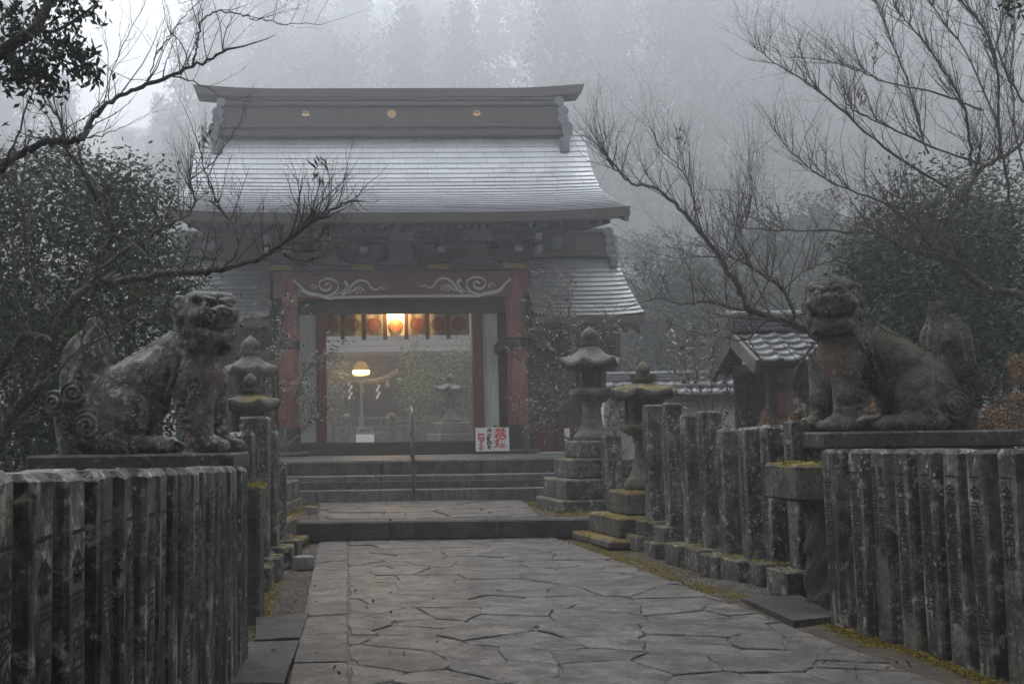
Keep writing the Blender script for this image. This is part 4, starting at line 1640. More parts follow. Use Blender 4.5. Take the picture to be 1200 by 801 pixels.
# left fence, running towards the viewer
ledge = [22, 69, 106, 135, 164, 184, 198, 213, 225, 235, 244, 255, 264, 271, 277, 283, 289, 294]
LY = [-.755 * F_PX / (px - 450) for px in ledge]
LY = [LY[0] - .27, ] + LY
for i, y in enumerate(LY):
    if i == 0: lab = 'nearest inscribed stone post of the left fence, cut by the photo edge'
    else: lab = '%s inscribed dark stone post from the near end of the left fence' % ORD[min(i, 19)]
    h = 1.14 - (y - 2.3) * .023 + .05
    fence_post((-.755 - .085 - .006 * (y - 4), y - .09, -.05), 0, .152, h, TX[(i * 3 + 2) % len(TX)] if i % 4 else (TX[(i + 4) % 10], TX[(i + 7) % 10][:6]), 'L', lab, 'inscribed posts of the left stone fence', 100 + i,
               'post' if i % 3 else 'postlight', tsize=.098)
# right fence near the viewer
rlab = ['far end', 'second', 'third', 'fourth', 'fifth', 'sixth', 'seventh', 'eighth', 'ninth']
rpx = [983, 1014, 1041, 1071, 1100, 1128, 1163, 1199, 1240]
rtx = ['一金壱百万円也吉男齢', '一金壱百万円也初吉昇', ('寄進一金壱百万円也', '豊後高田市秋吉昇'), '一金五拾万円也衛藤昭', '一金参拾万円也虎谷敏', '一金参拾万円也首藤正', '一金弐拾万円也池辺正三', '一金拾万円也', '一金拾万円也']
for i, px in enumerate(rpx):
    p = gnd(px, 729 + (px - 983) * .315)
    top = at(px, 526.5, p.y).z
    lab = ('far end inscribed dark stone post of the right fence, under the right lion' if i == 0 else
           '%s inscribed dark stone post of the right fence counted from its far end' % rlab[i])
    fence_post((p.x + .085, p.y + .06, -.05), R(5), .156, top + .05, rtx[i], 'R', lab, 'inscribed posts of the right stone fence', 200 + i, 'post' if i % 3 != 2 else 'postlight', tsize=.088)
# right row of taller posts on stepped base blocks
R2 = [(757, 780, 475, 651 - 9, 2), (780, 803, 473, 651, 2), (801, 823, 486, 659, 1), (822, 850, 482, 665, 1), (844, 869, 503, 674, 1), (869, 896, 501, 680, 1), (895, 924, 499, 684, 1), (925, 954, 493, 695, 1)]
for i, (x0, x1, ty, by, nb) in enumerate(R2):
    yn = gnd((x0 + x1) / 2, by).y
    yc = yn + .20
    p = at((x0 + x1) / 2, 600, yc)
    top = at((x0 + x1) / 2, ty, yc).z
    w = (x1 - x0) / F_PX * yc * .80
    bh = .20
    base = [(.34, .34, bh, -.06, 0)] if nb == 1 else [(.36, .34, .16, -.10, 0), (.30, .30, .16, -.03, 0)]
    hb = sum(b[2] for b in base) - .01 * len(base)
    if i == 0: lab = 'tall grey stone post on two mossy blocks, beside the moss capped lantern'
    elif i == 7: lab = 'stone post on a base block behind the mossy slab, nearest of the right stepped row'
    else: lab = '%s grey stone post from the mossy lantern in the right stepped row' % ORD[i]
    fence_post((p.x, yc, -.04), R(8), w, top - hb + .04, TX[(i * 3 + 1) % len(TX)], 'R', lab, 'stone posts on stepped base blocks at right', 300 + i, 'postlight', base, tsize=.082, tw=.9)
p = gnd(720, 599, TZ)
fence_post((p.x, p.y + .1, TZ - .02), R(8), .215, 1.0, '一金拾万円也', 'R', 'short square stone post standing alone between the two right lanterns', None, 401, 'postlight')
# left row of posts on base blocks
L2 = [(8.5, 1.24), (9.25, 1.25), (9.95, 1.39), (10.9, 1.27), (11.6, .95)]
for i, (y, t) in enumerate(L2):
    if i == 2: lab = 'tallest grey stone post rising behind the far end of the left fence'
    elif i == 4: lab = 'low farthest stone post of the left stepped row beside the lantern base'
    else: lab = '%s stone post on a base block in the left stepped row, from the lion outwards' % ORD[i]
    fence_post((-1.19 + .02 * (y - 9), y, -.04), 0, .2 if i != 2 else .26, t - .16, TX[(i * 3) % len(TX)], 'L', lab, 'stone posts on stepped base blocks at left', 500 + i, 'postlight',
               [(.36, .36, .21, .06, 0)], tsize=.082)


def block(name, label, loc, size, mat, rz=0.0, group=None, cat='stone block', seed=0):
    """a rough dressed block, worn edges"""
    r_ = random.Random(seed)
    root = MB()
    root.box((0, 0, size[2] / 2), size, ch=min(.03, size[2] * .2))
    root.v = [(x + r_.uniform(-.008, .008), y + r_.uniform(-.008, .008), z + r_.uniform(-.006, .006)) for x, y, z in root.v]
    o = root.build(name, M[mat], loc=loc, rot=(0, 0, rz))
    return tag(o, label, cat, group)


# mossy slabs on rough pedestals at the inner corner of either lion
def slab_stand(loc, rz, sz, ph, label, rough=True):
    root = empty('slab_stand', loc, rz, label, 'stone slab', 'slabs on pedestals below the lions')
    if rough:
        S = Field((-.30, -.30, -.05), (.30, .30, ph + .02), .02)
        S.rbox((.10, 0, ph / 2), (.125, .19, ph / 2 + .04), .05)
        S.D += (.020 * np.sin(S.X * 23 + 2 * np.sin(S.Z * 9)) * np.sin(S.Z * 17 + S.Y * 15) + .008 * np.sin(S.X * 61 + S.Z * 47) * np.sin(S.Y * 53)).astype(np.float32)
        S.obj('pedestal', M['rock'], root)
    else:
        MB().box((-.02, .02, ph / 2 - .03), (.17, .30, ph + .06), ch=.02).build('pedestal', M['plinth'], root)
    MB().box((0, 0, 0), sz, ch=.022).build('slab', M['mossy'], root, loc=(-.04, 0, ph + sz[2] / 2 - .012))
    moss_on(root, [(-.04, 0, ph + sz[2] - .010, sz[0], sz[1])], 1000, 'moss', .018)


slab_stand((3.01, 7.85, 0), R(4), (.42, .55, .255), .735, 'mossy stone slab on a dark rock in front of the right lion')
slab_stand((-.93, 7.75, 0), 0, (.24, .45, .235), .66, 'grey stone slab on a narrow pedestal just past the left fence end', False)
for i, (x0, x1, y0, y1, lab) in enumerate(((303, 321, 642, 667, 'dark square block on the ground at the foot of the left stepped posts'),
                                           (322, 344, 624, 651, 'mossy square block right of the left stepped posts below the terrace edge'),
                                           (321, 333, 640, 660, 'small low stone block in front of the mossy square block at left'))):
    q = gnd((x0 + x1) / 2, y1)
    s_ = (x1 - x0) / F_PX * q.y
    block('stone_block', lab, (q.x, q.y + s_ * .4, -.02), (s_, s_ * .9, (y1 - y0) / F_PX * q.y * .95), 'base' if i != 1 else 'mossy', 0, 'loose stone blocks by the left posts', seed=60 + i)
for (px, py, r, h, z, lab) in ((355.5, 663, .098, .085, 0, 'low round grey concrete drum on the gravel left of the path'), (365.5, 601, .075, .085, TZ, 'low round grey drum at the foot of the steps, left side')):
    q = gnd(px, py, z)
    o = MB().lathe([(r, -.03), (r, h - .012), (r * .93, h), (.001, h + .002)], 24).build('concrete_drum', M['concrete'], loc=(q.x, q.y + r, q.z), smooth=False)
    tag(o, lab, 'drum', 'low round drums beside the path')


# ------------------------------------------------------------------ stone lanterns
def hexr(a, n):
    s = math.pi / n
    return math.cos(s) / math.cos(((a + s) % (2 * s)) - s)


def lantern(loc, rz, label, tiers, tz, P, mat, tmat, sides=6, group='stone lanterns beside the steps'):
    """tiers: [(width, height)] from the ground; P: stem h, stem r0, r1, platform r,h, box r,h, roof r,h, neck, finial r,h"""
    root = empty('stone_lantern', loc, rz, label, 'stone lantern', group)
    z = tz
    for i, (w, h) in enumerate(tiers):
        if w > 1.0 and i < 2:
            for k, (cx, cy) in enumerate(((-.25, -.25), (.25, -.25), (-.25, .25), (.25, .25))):
                MB().box((0, 0, 0), (w / 2 - .008, w / 2 - .008, h), ch=.025).build('base_stone', M[tmat], root, loc=(cx * w + (.04 if i else -.03) * (cx > 0), cy * w, z + h / 2))
        else:
            MB().box((0, 0, 0), (w, w, h), ch=.028).build('base_stone', M[tmat], root, loc=(0, 0, z + h / 2))
        z += h - .004
        moss_on(root, [(0, 0, z + .002, w, w)], int((900 if 'moss' in mat else 420) * w), 'moss' if i else 'mossdry', .022)
    sh, r0, r1 = P['stem']
    prof = [(r0 * .96, 0), (r0, .035), (r0 * .97, .08), (r0 * .78, sh * .22), (r0 * .58, sh * .40), (r1 * 1.02, sh * .66), (r1, sh * .80), (r1 * 1.25, sh * .97), (r1 * 1.2, sh)]
    MB().lathe(prof, 20, (0, 0, z)).build('stem', M[mat], root, smooth=True)
    z += sh
    pr, ph = P['plat']
    MB().lathe([(pr * .62, -.02), (pr * .80, ph * .25), (pr, ph * .5), (pr, ph * .92), (pr * .9, ph)], sides, (0, 0, z), ang0=math.pi / sides).build('platform', M[mat], root)
    z += ph
    br, bh = P['box']
    bx = MB()
    for k in range(sides):
        a = 2 * math.pi * (k + .5) / sides
        bx.box((br * .93 * math.cos(a), br * .93 * math.sin(a), z + bh / 2), (br * .22, br * .22, bh), rot=Euler((0, 0, a)), ch=.006)
    bx.lathe([(br * .98, 0), (br * .98, bh * .14), (br * .5, bh * .15)], sides, (0, 0, z), ang0=math.pi / sides)
    bx.lathe([(br * .5, 0), (br * .98, .01), (br * .98, bh * .16)], sides, (0, 0, z + bh * .84), ang0=math.pi / sides)
    fb = bx.build('fire_box', M[mat], root)
    MB().lathe([(br * .78, 0), (br * .78, bh * .98)], sides, (0, 0, z + .002), ang0=math.pi / sides).build('shade_core', M['rock'], fb)  # dark solid standing in for the shade inside the fire box openings
    z += bh - .01
    rr, rh = P['roof']
    lift = P.get('lift', .07)

    def wob(a, i, r, zz):
        t = min(1.0, max(0.0, (r / rr - .45) / .55))
        c = math.cos(sides * (a)) * .5 + .5
        hx = 1 + (hexr(a + math.pi / sides, sides) / hexr(math.pi / sides, sides) - 1) * min(1, r / rr * 1.2)
        n_ = .012 * math.sin(a * 5 + zz * 30) * rr
        return r * hx + n_, zz + lift * t ** 2 * c ** 2
    prof = [(br * .8, -.002), (rr * .80, .010), (rr * .97, .028), (rr, .045), (rr * .99, .090), (rr * .93, .105), (rr * .78, .115 + rh * .10), (rr * .58, .08 + rh * .36), (rr * .42, .05 + rh * .62), (rr * .32, rh * .93), (rr * .28, rh)]
    MB().lathe(prof, sides * 8, (0, 0, z), wob).build('roof', M[mat], root, smooth=True)
    z += rh - .005
    nr, nh = P['neck']
    MB().lathe([(nr, 0), (nr * 1.08, nh * .4), (nr * .95, nh * .45), (nr * 1.0, nh)], 16, (0, 0, z)).build('neck', M[mat], root)
    z += nh - .006
    fr, fh = P['fin']
    MB().lathe([(fr * .55, 0), (fr * .9, fh * .14), (fr, fh * .32), (fr * .86, fh * .55), (fr * .5, fh * .74), (fr * .2, fh * .86), (.004, fh * (1.0 if P.get('tip', 1) else .80))], 16, (0, 0, z)).build('finial', M[mat], root, smooth=True)
    return root


PT = dict(stem=(.54, .255, .125), plat=(.31, .16), box=(.20, .28), roof=(.44, .32), neck=(.14, .08), fin=(.125, .22), lift=.08)
PM = dict(stem=(.64, .26, .12), plat=(.29, .10), box=(.21, .29), roof=(.40, .22), neck=(.15, .08), fin=(.085, .18), lift=.05, tip=0)
q = at(697, 600, 15.2)
lantern((q.x, 15.2, TZ), R(8), 'tall grey stone lantern on four square tiers right of the steps', [(1.30, .17), (1.12, .27), (.86, .27), (.62, .24)], -.02, PT, 'lantern', 'base')
q = at(759, 600, 12.75)
lantern((q.x, 12.75, 0), R(8), 'moss capped stone lantern with a round yellow green finial behind the right posts', [(1.42, .10), (1.06, .23), (.70, .27)], -.03, PM, 'lanternmoss', 'mossy', sides=6)
q = at(294, 600, 15.6)
lantern((q.x, 15.6, TZ), R(-5), 'farther grey stone lantern with a pointed finial left of the steps', [(1.30, .17), (1.12, .27), (.86, .27), (.62, .24)], -.02, dict(PT, roof=(.38, .30), lift=.05), 'lantern', 'base')
q = at(294, 600, 12.9)
lantern((q.x, 12.9, 0), R(-5), 'nearer moss roofed stone lantern in front of the other left one', [(1.30, .10), (.95, .22), (.62, .22)], -.03, dict(PM, roof=(.36, .22)), 'lanternmoss', 'mossy')

# ------------------------------------------------------------------ guardian lions and their plinths
def plinth(loc, w, d, top, label):
    root = empty('lion_plinth', loc, 0, label, 'plinth', 'plinths of the stone lions')
    MB().box((0, 0, 0), (w, d, .125), ch=.016).build('top_slab', M['plinth'], root, loc=(0, 0, top - .0625))
    for c in range(3):
        h = (top - .125 + .03) / 3
        for k in range(2):
            MB().box((0, 0, 0), (w * .45 - .006, d * .88, h - .006), ch=.014).build('plinth_stone', M['plinth'], root, loc=((k - .5) * w * .45, 0, -.03 + h * (c + .5)))


LYc, RYc = 8.05, 8.5
ql, qr = at(167, 531, LYc), at(1052, 504.5, RYc)
plinth((ql.x, LYc + .05, 0), 1.42, .95, ql.z, 'dark lichened plinth under the left stone lion')
plinth((qr.x + .02, RYc + .05, 0), 1.50, .95, qr.z, 'dark stone plinth under the right mossy lion')
ro = empty('stone_lion', (ql.x, LYc, ql.z), 0, 'lichened stone guardian lion on the left, smiling with closed teeth', 'lion statue', 'pair of stone guardian lions')
lb = lion(False, R(54), .0, M['lionL'], ro)
ro2 = empty('stone_lion', (qr.x, RYc, qr.z), 0, 'mossy stone guardian lion on the right with open mouth and red chest', 'lion statue', 'pair of stone guardian lions')
lb2 = lion(True, R(64), .03, M['lionR'], ro2)
# moss fur on the back of the right lion
nv = len(lb2.data.vertices)
co = np.empty(nv * 3, np.float32)
no = np.empty(nv * 3, np.float32)
lb2.data.vertices.foreach_get('co', co)
lb2.data.vertices.foreach_get('normal', no)
co, no = co.reshape(-1, 3), no.reshape(-1, 3)
pm = np.sin(co[:, 0] * 9 + 1) * np.sin(co[:, 1] * 11) * .25 + no[:, 2]
pick = np.where((pm > .62) & (co[:, 2] > .30))[0]
pick = rng.choice(pick, min(len(pick), 2600), replace=False)
M['lionmoss'] = leafmat('lion_moss', (.035, .032, .014), (.12, .105, .045), .9, .1)
tag(link('moss', quads_mesh('moss', leaf_quads(co[pick] + no[pick] * .004, .022, .012, up=.2)), M['lionmoss'], lb2), kind='stuff')

# ------------------------------------------------------------------ handrail, sign, notice
X0 = at(485, 585, 17.08).x
hr = empty('handrail', (X0, 17.08, TZ), 0, 'thin steel handrail up the middle of the steps, seen end on', 'handrail')
MB().tube([(0, 0, -.02), (0, 0, 1.34), (0, .03, 1.385), (0, .07, 1.40)], .024, 10).build('lower_post', M['steel'], hr, smooth=True)
MB().tube([(0.02, 2.05, .63), (.02, 2.05, 1.50)], .024, 10).build('upper_post', M['steel'], hr, smooth=True)
MB().tube([(0, .07, 1.40), (.02, 2.05, 1.52), (.02, 2.4, 1.52)], .022, 10).build('top_rail', M['steel'], hr, smooth=True)
MB().tube([(0, .02, .72), (.02, 2.05, .98)], .016, 8).build('lower_rail', M['steel'], hr, smooth=True)
for lc in ((0, 0, .012), (.02, 2.05, .642)): MB().lathe([(.055, -.02), (.055, .006), (.03, .014)], 14, lc).build('foot_plate', M['steel'], hr)

SY = 22.45
s0, s1 = at(557, 500.5, SY), at(597, 527.5, SY)
sw, shh = s1.x - s0.x, s0.z - s1.z
sg = empty('notice_sign', ((s0.x + s1.x) / 2, SY, s1.z - .01), R(2), 'white notice board with red and black Japanese lettering leaning at the right pillar', 'sign')
MB().box((0, 0, 0), (sw, .02, shh), ch=.004).build('board', M['signwhite'], sg, loc=(0, 0, shh / 2))
MB().box((0, 0, 0), (sw * .98, .07, .045), ch=.006).build('foot_rail', M['darkwood'], sg, loc=(0, .03, .0))
for (tx, sx, ty, size, mt, sqx) in (('禁煙', .245, .965, .215, 'signred', 1.12), ('犬の散歩を', -.09, .955, .098, 'ink', 1.15), ('禁ずる', -.335, .76, .135, 'signred', 1.1)):
    o = link('lettering', text_mesh(tx, size, .92 if size > .2 else .84, True, .004), M[mt], sg, loc=(sx * sw, -.0125, ty * shh), rot=(math.pi / 2, 0, 0))
    o.scale = (sqx, 1, 1)
MB().box((0, 0, 0), (.006, .004, shh * .94)).build('dividing_line', M['signred'], sg, loc=(.045 * sw, -.012, shh * .5))
q = at(664.5, 509, 22.2)
nb = empty('wall_notice', (q.x, 22.2, q.z - .14), 0, 'small white upright notice card on the right side bay wall', 'notice')
MB().box((0, 0, .14), (.10, .015, .25), ch=.003).build('card', M['signwhite'], nb)
MB().box((0, .02, -.02), (.03, .03, .40)).build('stake', M['darkwood'], nb)

# ------------------------------------------------------------------ tiled wall and small pavilion at right
def wave_tile(w, l, t=.018):
    """one pan-and-roll roof tile, lying along +y (down slope = -y), origin at its upper left"""
    mb = MB()
    xs = [0, .12, .25, .4, .55, .68, .78, .88, 1.0]
    zs = [.004, -.006, -.012, -.013, -.008, .004, .020, .030, .026]
    for y, dz in ((0, 0), (-l, .016)):
        for x, z in zip(xs, zs): mb.v.append((x * w, y, z * w * 2.6 + dz))
        for x, z in zip(xs, zs): mb.v.append((x * w, y, z * w * 2.6 + dz - t))
    n = len(xs)
    for i in range(n - 1):
        mb.f += [(i, 2 * n + i, 2 * n + i + 1, i + 1), (n + i, n + i + 1, 3 * n + i + 1, 3 * n + i), (2 * n + i, 3 * n + i, 3 * n + i + 1, 2 * n + i + 1), (i, i + 1, n + i + 1, n + i)]
    mb.f += [(0, n, 3 * n, 2 * n), (n - 1, 2 * n + n - 1, 4 * n - 1, 2 * n - 1)]
    return mb.mesh('roof_tile', True)


def tile_slope(parent, x0, nx, w, y_top, z_top, ny, l, ang, flip=False, me=None):
    """rows of tiles going down from the ridge; every tile its own object"""
    dx, dz = math.cos(ang) * l * .86, math.sin(ang) * l * .86
    for r in range(ny):
        for c in range(nx):
            sg_ = 1 if flip else -1
            o = link('roof_tile', me, M['tile'], parent, loc=(x0 + (c + (1 if flip else 0)) * w, y_top + sg_ * dx * r, z_top - dz * r + random.uniform(-.004, .004)))
            o.rotation_euler = (ang, 0, math.pi if flip else 0)
            o.rotation_euler = Euler((ang, random.uniform(-.012, .012), random.uniform(-.012, .012) + (math.pi if flip else 0)))


WY = 17.0
wx0, wx1 = 3.35, 6.1
ww = empty('tiled_wall', (wx0, WY, TZ), 0, 'white plastered precinct wall with a grey tiled coping right of the gate', 'wall')
zt = at(800, 437, WY).z - TZ
MB().box(((wx1 - wx0) / 2, .16, (zt - .36) / 2 + .12), (wx1 - wx0, .26, zt - .36 - .2), ch=.006).build('plaster_face', M['whitewall'], ww)
MB().box(((wx1 - wx0) / 2, .16, .06), (wx1 - wx0 + .04, .36, .26), ch=.02).build('footing', M['stepold'], ww)
MB().prism([(-.16, zt - .345), (.48, zt - .345), (.16, zt - .10)], 0, wx1 - wx0, 'x').build('coping_core', M['pinewood'], ww)
tme = wave_tile(.155, .24)
tile_slope(ww, 0, int((wx1 - wx0) / .155), .155, .12, zt - .085, 2, .24, R(36), me=tme)
for k in range(3):
    MB().cyl((0, .16, zt - .10 + .045 * k), (wx1 - wx0, .16, zt - .10 + .045 * k), .075 - .012 * k, n=10).build('ridge_tile', M['tile'], ww)

PVX, PVY = 4.72, 15.0
pv = empty('small_pavilion', (PVX, PVY, TZ), 0, 'small gabled shelter with a grey tiled roof behind the right posts', 'pavilion')
pz = at(880, 392, PVY).z - TZ
ez = at(875, 424, 14.1).z - TZ
plen = 2.45
ang = math.atan2(pz - ez, .95)
tm2 = wave_tile(.25, .27, .022)
slope_l = .95 / math.cos(ang)
ny = 5
tl = slope_l / (ny * .86) * 1.0
tm2 = wave_tile(.25, tl * 1.06, .024)
tile_slope(pv, .05, 9, .25, -.04, pz + .03, ny, tl * 1.06, ang, me=tm2)
tile_slope(pv, .05, 9, .25, .04, pz + .03, ny, tl * 1.06, ang, True, me=tm2)
for sd in (-1, 1):
    MB().box((plen / 2, sd * .46, (pz + ez) / 2 - .03), (plen - .1, slope_l, .04), rot=Euler((-sd * ang, 0, 0))).build('roof_boards', M['pinewood'], pv)
    for xx in (.0, plen - .04):
        b = MB().box((0, 0, 0), (.06, slope_l * 1.06, .20), ch=.008)
        b.build('barge_board', M['pinewood'], pv, loc=(xx, sd * .475, (pz + ez) / 2 - .06), rot=(-sd * ang, 0, 0))
    MB().box((0, 0, 0), (plen - .1, .09, .11), ch=.006).build('eave_beam', M['darkwood'], pv, loc=(plen / 2, sd * .72, ez - .02))
for k in range(3):
    MB().box((0, 0, 0), (plen - .02, .24 - .03 * k, .055), ch=.008).build('ridge_tile', M['tile'], pv, loc=(plen / 2, 0, pz + .06 + .055 * k))
for k in range(6):
    MB().cyl((-.02 + k * .42, 0, pz + .25), (.39 + k * .42, 0, pz + .25), .075, n=12).build('ridge_tile', M['tile'], pv)
MB().lathe([(.001, 0), (.10, .0), (.12, .03), (.10, .05), (.001, .05)], 16).build('ridge_end_tile', M['tile'], pv, loc=(-.03, 0, pz + .22), rot=(0, -math.pi / 2, 0))
MB().box((0, 0, 0), (.05, .26, .24), ch=.02).build('ridge_end_tile', M['tile'], pv, loc=(-.03, 0, pz + .08))
MB().box((0, 0, 0), (.10, 1.55, .12), ch=.008).build('gable_beam', M['darkwood'], pv, loc=(.22, 0, ez - .02))
MB().box((0, 0, 0), (.08, .08, pz - ez - .08), ch=.006).build('king_post', M['whitewall'], pv, loc=(.18, 0, (pz + ez) / 2 - .02))
for xx in (.28, plen - .3):
    for sd in (-1, 1):
        MB().box((0, 0, 0), (.12, .12, ez), ch=.008).build('corner_post', M['darkwood'], pv, loc=(xx, sd * .66, ez / 2 - .04))
MB().box((0, 0, 0), (plen - .5, .05, .9), ch=.006).build('back_board', M['darkwood'], pv, loc=(plen / 2, .64, ez - .50))
MB().box((0, 0, 0), (plen - .4, .06, .10), ch=.006).build('front_rail', M['darkwood'], pv, loc=(plen / 2, -.66, ez - .30))
for k, px in enumerate((936, 957)):
    q = at(px, 468, 14.28)
    sh_ = empty('paper_streamer', q, 0, '%s white zigzag paper streamer hanging under the small pavilion roof' % ('left' if k == 0 else 'right'), 'paper streamer', 'paper streamers under the pavilion')
    for z_ in range(4):
        MB().box((0, 0, 0), (.085, .008, .085), rot=Euler((0, .35, 0))).build('fold', M['paper'], sh_, loc=((.03 if z_ % 2 else -.03) + .012 * z_, -.004 * z_, -.02 - .068 * z_), rot=(.1, 0, .1))
    MB().box((0, 0, 0), (.006, .006, .14)).build('string', M['rope'], sh_, loc=(-.02, 0, .08))
# old red-brown stump under the pavilion
S = Field((-.75, -.5, -.05), (.85, .6, 1.85), .035)
S.cone((0, 0, 0), (.05, 0, .75), .56, .50, .1)
S.cone((.05, 0, .7), (.12, 0, 1.75), .50, .24, .25)
S.D += (.03 * np.sin(np.arctan2(S.Y, S.X) * 7 + S.Z * 2) + .015 * np.sin(S.Z * 21 + S.X * 9)).astype(np.float32)
q = at(925, 500, 15.0)
st_ = S.obj('old_trunk', M['oldtrunk'])
st_.location = (q.x, 15.0, TZ)
tag(st_, 'thick red brown old tree trunk sheltered under the small pavilion', 'tree trunk')

# ------------------------------------------------------------------ beyond the gate: hall, lamp, balustrade, lantern
HY = 53.0
hall = empty('worship_hall', (.6, HY, PZ), 0, 'dark worship hall dimly visible in the mist through the gate', 'hall')
hall.scale = (1.34, 1.34, 1.34)
hm = MB()
HP = [(-3.2, 3.05), (-2.0, 3.55), (-.6, 4.4), (1.0, 5.6), (2.5, 6.7)]
hw = 8.0
for k in range(len(HP) - 1):
    (v0, w0), (v1, w1) = HP[k], HP[k + 1]
    for r in range(2):
        a, b = r / 2, (r + 1) / 2
        va, wa, vb, wb_ = v0 + (v1 - v0) * a, w0 + (w1 - w0) * a, v0 + (v1 - v0) * b, w0 + (w1 - w0) * b
        hm.add([(-hw, va, wa + .012), (hw, va, wa + .012), (hw, vb, wb_), (-hw, vb, wb_), (-hw, va, wa - .02), (hw, va, wa - .02)], [(0, 1, 2, 3), (4, 5, 1, 0)])
hm.add([(-hw, 2.5, 6.7), (hw, 2.5, 6.7), (hw, 8, 3.0), (-hw, 8, 3.0)], [(0, 1, 2, 3)])
hm.build('roof', M['hallroof'], hall)
MB().box((0, -3.18, 3.0), (2 * hw, .14, .16), ch=.01).build('eave_board', M['ridge'], hall)
MB().box((0, -1.6, 3.18), (2 * hw - .4, 3.1, .06), rot=Euler((.16, 0, 0))).build('soffit', M['hall'], hall)
MB().box((0, 2.2, 1.6), (14.5, 4.2, 3.9), ch=.01).build('wall', M['hall'], hall)
for x in (-5.2, -3.4, -1.7, 0, 1.7, 3.4, 5.2):
    MB().box((x, -.05, 1.6), (.24, .24, 3.4), ch=.01).build('post', M['hall'], hall)
    MB().box((x + .85, .06, 1.55), (1.3, .06, 1.9), ch=.01).build('lattice_panel', M['pinewood'] if abs(x) > 3 else M['darkwood'], hall)
MB().box((0, -.06, 2.62), (14.2, .16, .26), ch=.01).build('wall_beam', M['hall'], hall)
MB().box((0, -1.0, .62), (14.2, 2.0, .12), ch=.01).build('veranda', M['pinewood'], hall)
MB().box((.2, -2.0, .92), (14.2, .10, .09), ch=.01).build('veranda_rail', M['pinewood'], hall)
for i in range(12): MB().box((-6.6 + i * 1.2, -2.0, .45), (.10, .10, .95), ch=.008).build('rail_post', M['pinewood'], hall)
for i in range(3): MB().box((.1, -2.3 - .35 * i, .42 - .18 * i), (4.5, .4, .16), ch=.01).build('hall_step', M['step'], hall)
# rope with tassels and streamers under the hall eave
ry = 48.2
r0, r1 = at(398, 436, ry), at(466, 432, ry)
rp_ = empty('straw_rope', (r0 + r1) / 2, 0, 'thick straw rope sagging below the hall eave behind the lit lamp', 'rope')
hw_ = (r1.x - r0.x) / 2
mb = MB()
pts = [(hw_ * t, 0, -.50 * (1 - t * t)) for t in [i / 12 - 1 for i in range(25)]]
for s_ in range(2):
    mb.tube([(x, .05 * math.cos(i * 1.3 + s_ * 3.14), z + .05 * math.sin(i * 1.3 + s_ * 3.14)) for i, (x, y, z) in enumerate(pts)], [.065 + .065 * (1 - abs(x / hw_)) for x, y, z in pts], 8)
mb.build('twisted_strands', M['rope'], rp_, smooth=True)
for x in (-.29, .81):
    MB().lathe([(.15, 0), (.12, .12), (.05, .34), (.03, .40)], 12, (x, 0, -1.0 if x < 0 else -.78)).build('tassel', M['rope'], rp_, smooth=True)
for k, x in enumerate((-.81, .40)):
    for z_ in range(5):
        MB().box((x + (.04 if z_ % 2 else -.04), -.02, -.55 - .15 * z_), (.09, .012, .16), rot=Euler((0, .4, 0))).build('paper_streamer', M['paper'], rp_)
# lit lamp on a pole
LMY = 43.0
q = at(424, 500, LMY)
lp = empty('pole_lamp', (q.x, LMY, PZ), 0, 'lit lamp with a flat disc shade on a pole beyond the gate', 'lamp')
lz = (at(425, 435.5, LMY).z - PZ) / 1.3
lp.scale = (1.3,) * 3
MB().cyl((0, 0, 0), (0, 0, lz - .1), .045, .035, 12).build('pole', M['steel'], lp)
MB().cyl((0, 0, .25), (0, 0, .95), .09, .08, 14).build('pole_sleeve', M['ridgelight'], lp)
MB().lathe([(.04, -.24), (.46, -.16), (.50, -.135), (.05, -.10)], 28, (0, 0, lz)).build('disc_shade', M['ridgelight'], lp)
MB().lathe([(.235, -.06), (.25, -.045), (.25, .025), (.235, .04)], 28, (0, 0, lz)).build('lamp_glass', M['lampglow2'], lp, smooth=True)
M['dome'] = glow('glowing_lamp_dome', (1.0, .55, .14), .12)
MB().lathe([(.23, .045), (.225, .15), (.17, .25), (.09, .31), (.005, .33)], 28, (0, 0, lz)).build('lamp_dome', M['dome'], lp, smooth=True)
ld = bpy.data.lights.new('pole_lamp_light', 'POINT')
ld.energy = 45
ld.color = (1, .6, .2)
ld.shadow_soft_size = .3
lo = bpy.data.objects.new('pole_lamp_light', ld)
COL.objects.link(lo)
lo.parent = lp
lo.location = (0, -.35, lz - .05)
# offering box with its lettered upper board
BY = 38.0
b0, b1 = at(417, 509.5, BY), at(438.5, 519, BY)
ob = empty('offering_box', ((b0.x + b1.x) / 2, BY, PZ), 0, 'white box with a grey lettered upper board straight behind the threshold', 'box')
bw = b1.x - b0.x
bz = b0.z - PZ
MB().box((0, .2, bz / 2), (bw, .36, bz), ch=.01).build('box', M['signwhite'], ob)
MB().box((0, .3, bz + .125), (bw * .9, .08, .25), ch=.006).build('upper_board', M['concrete'], ob)
link('lettering', text_mesh('賽銭箱', .13, 1, False, .002), M['ink'], ob, loc=(0, .254, bz + .135), rot=(math.pi / 2, 0, 0))
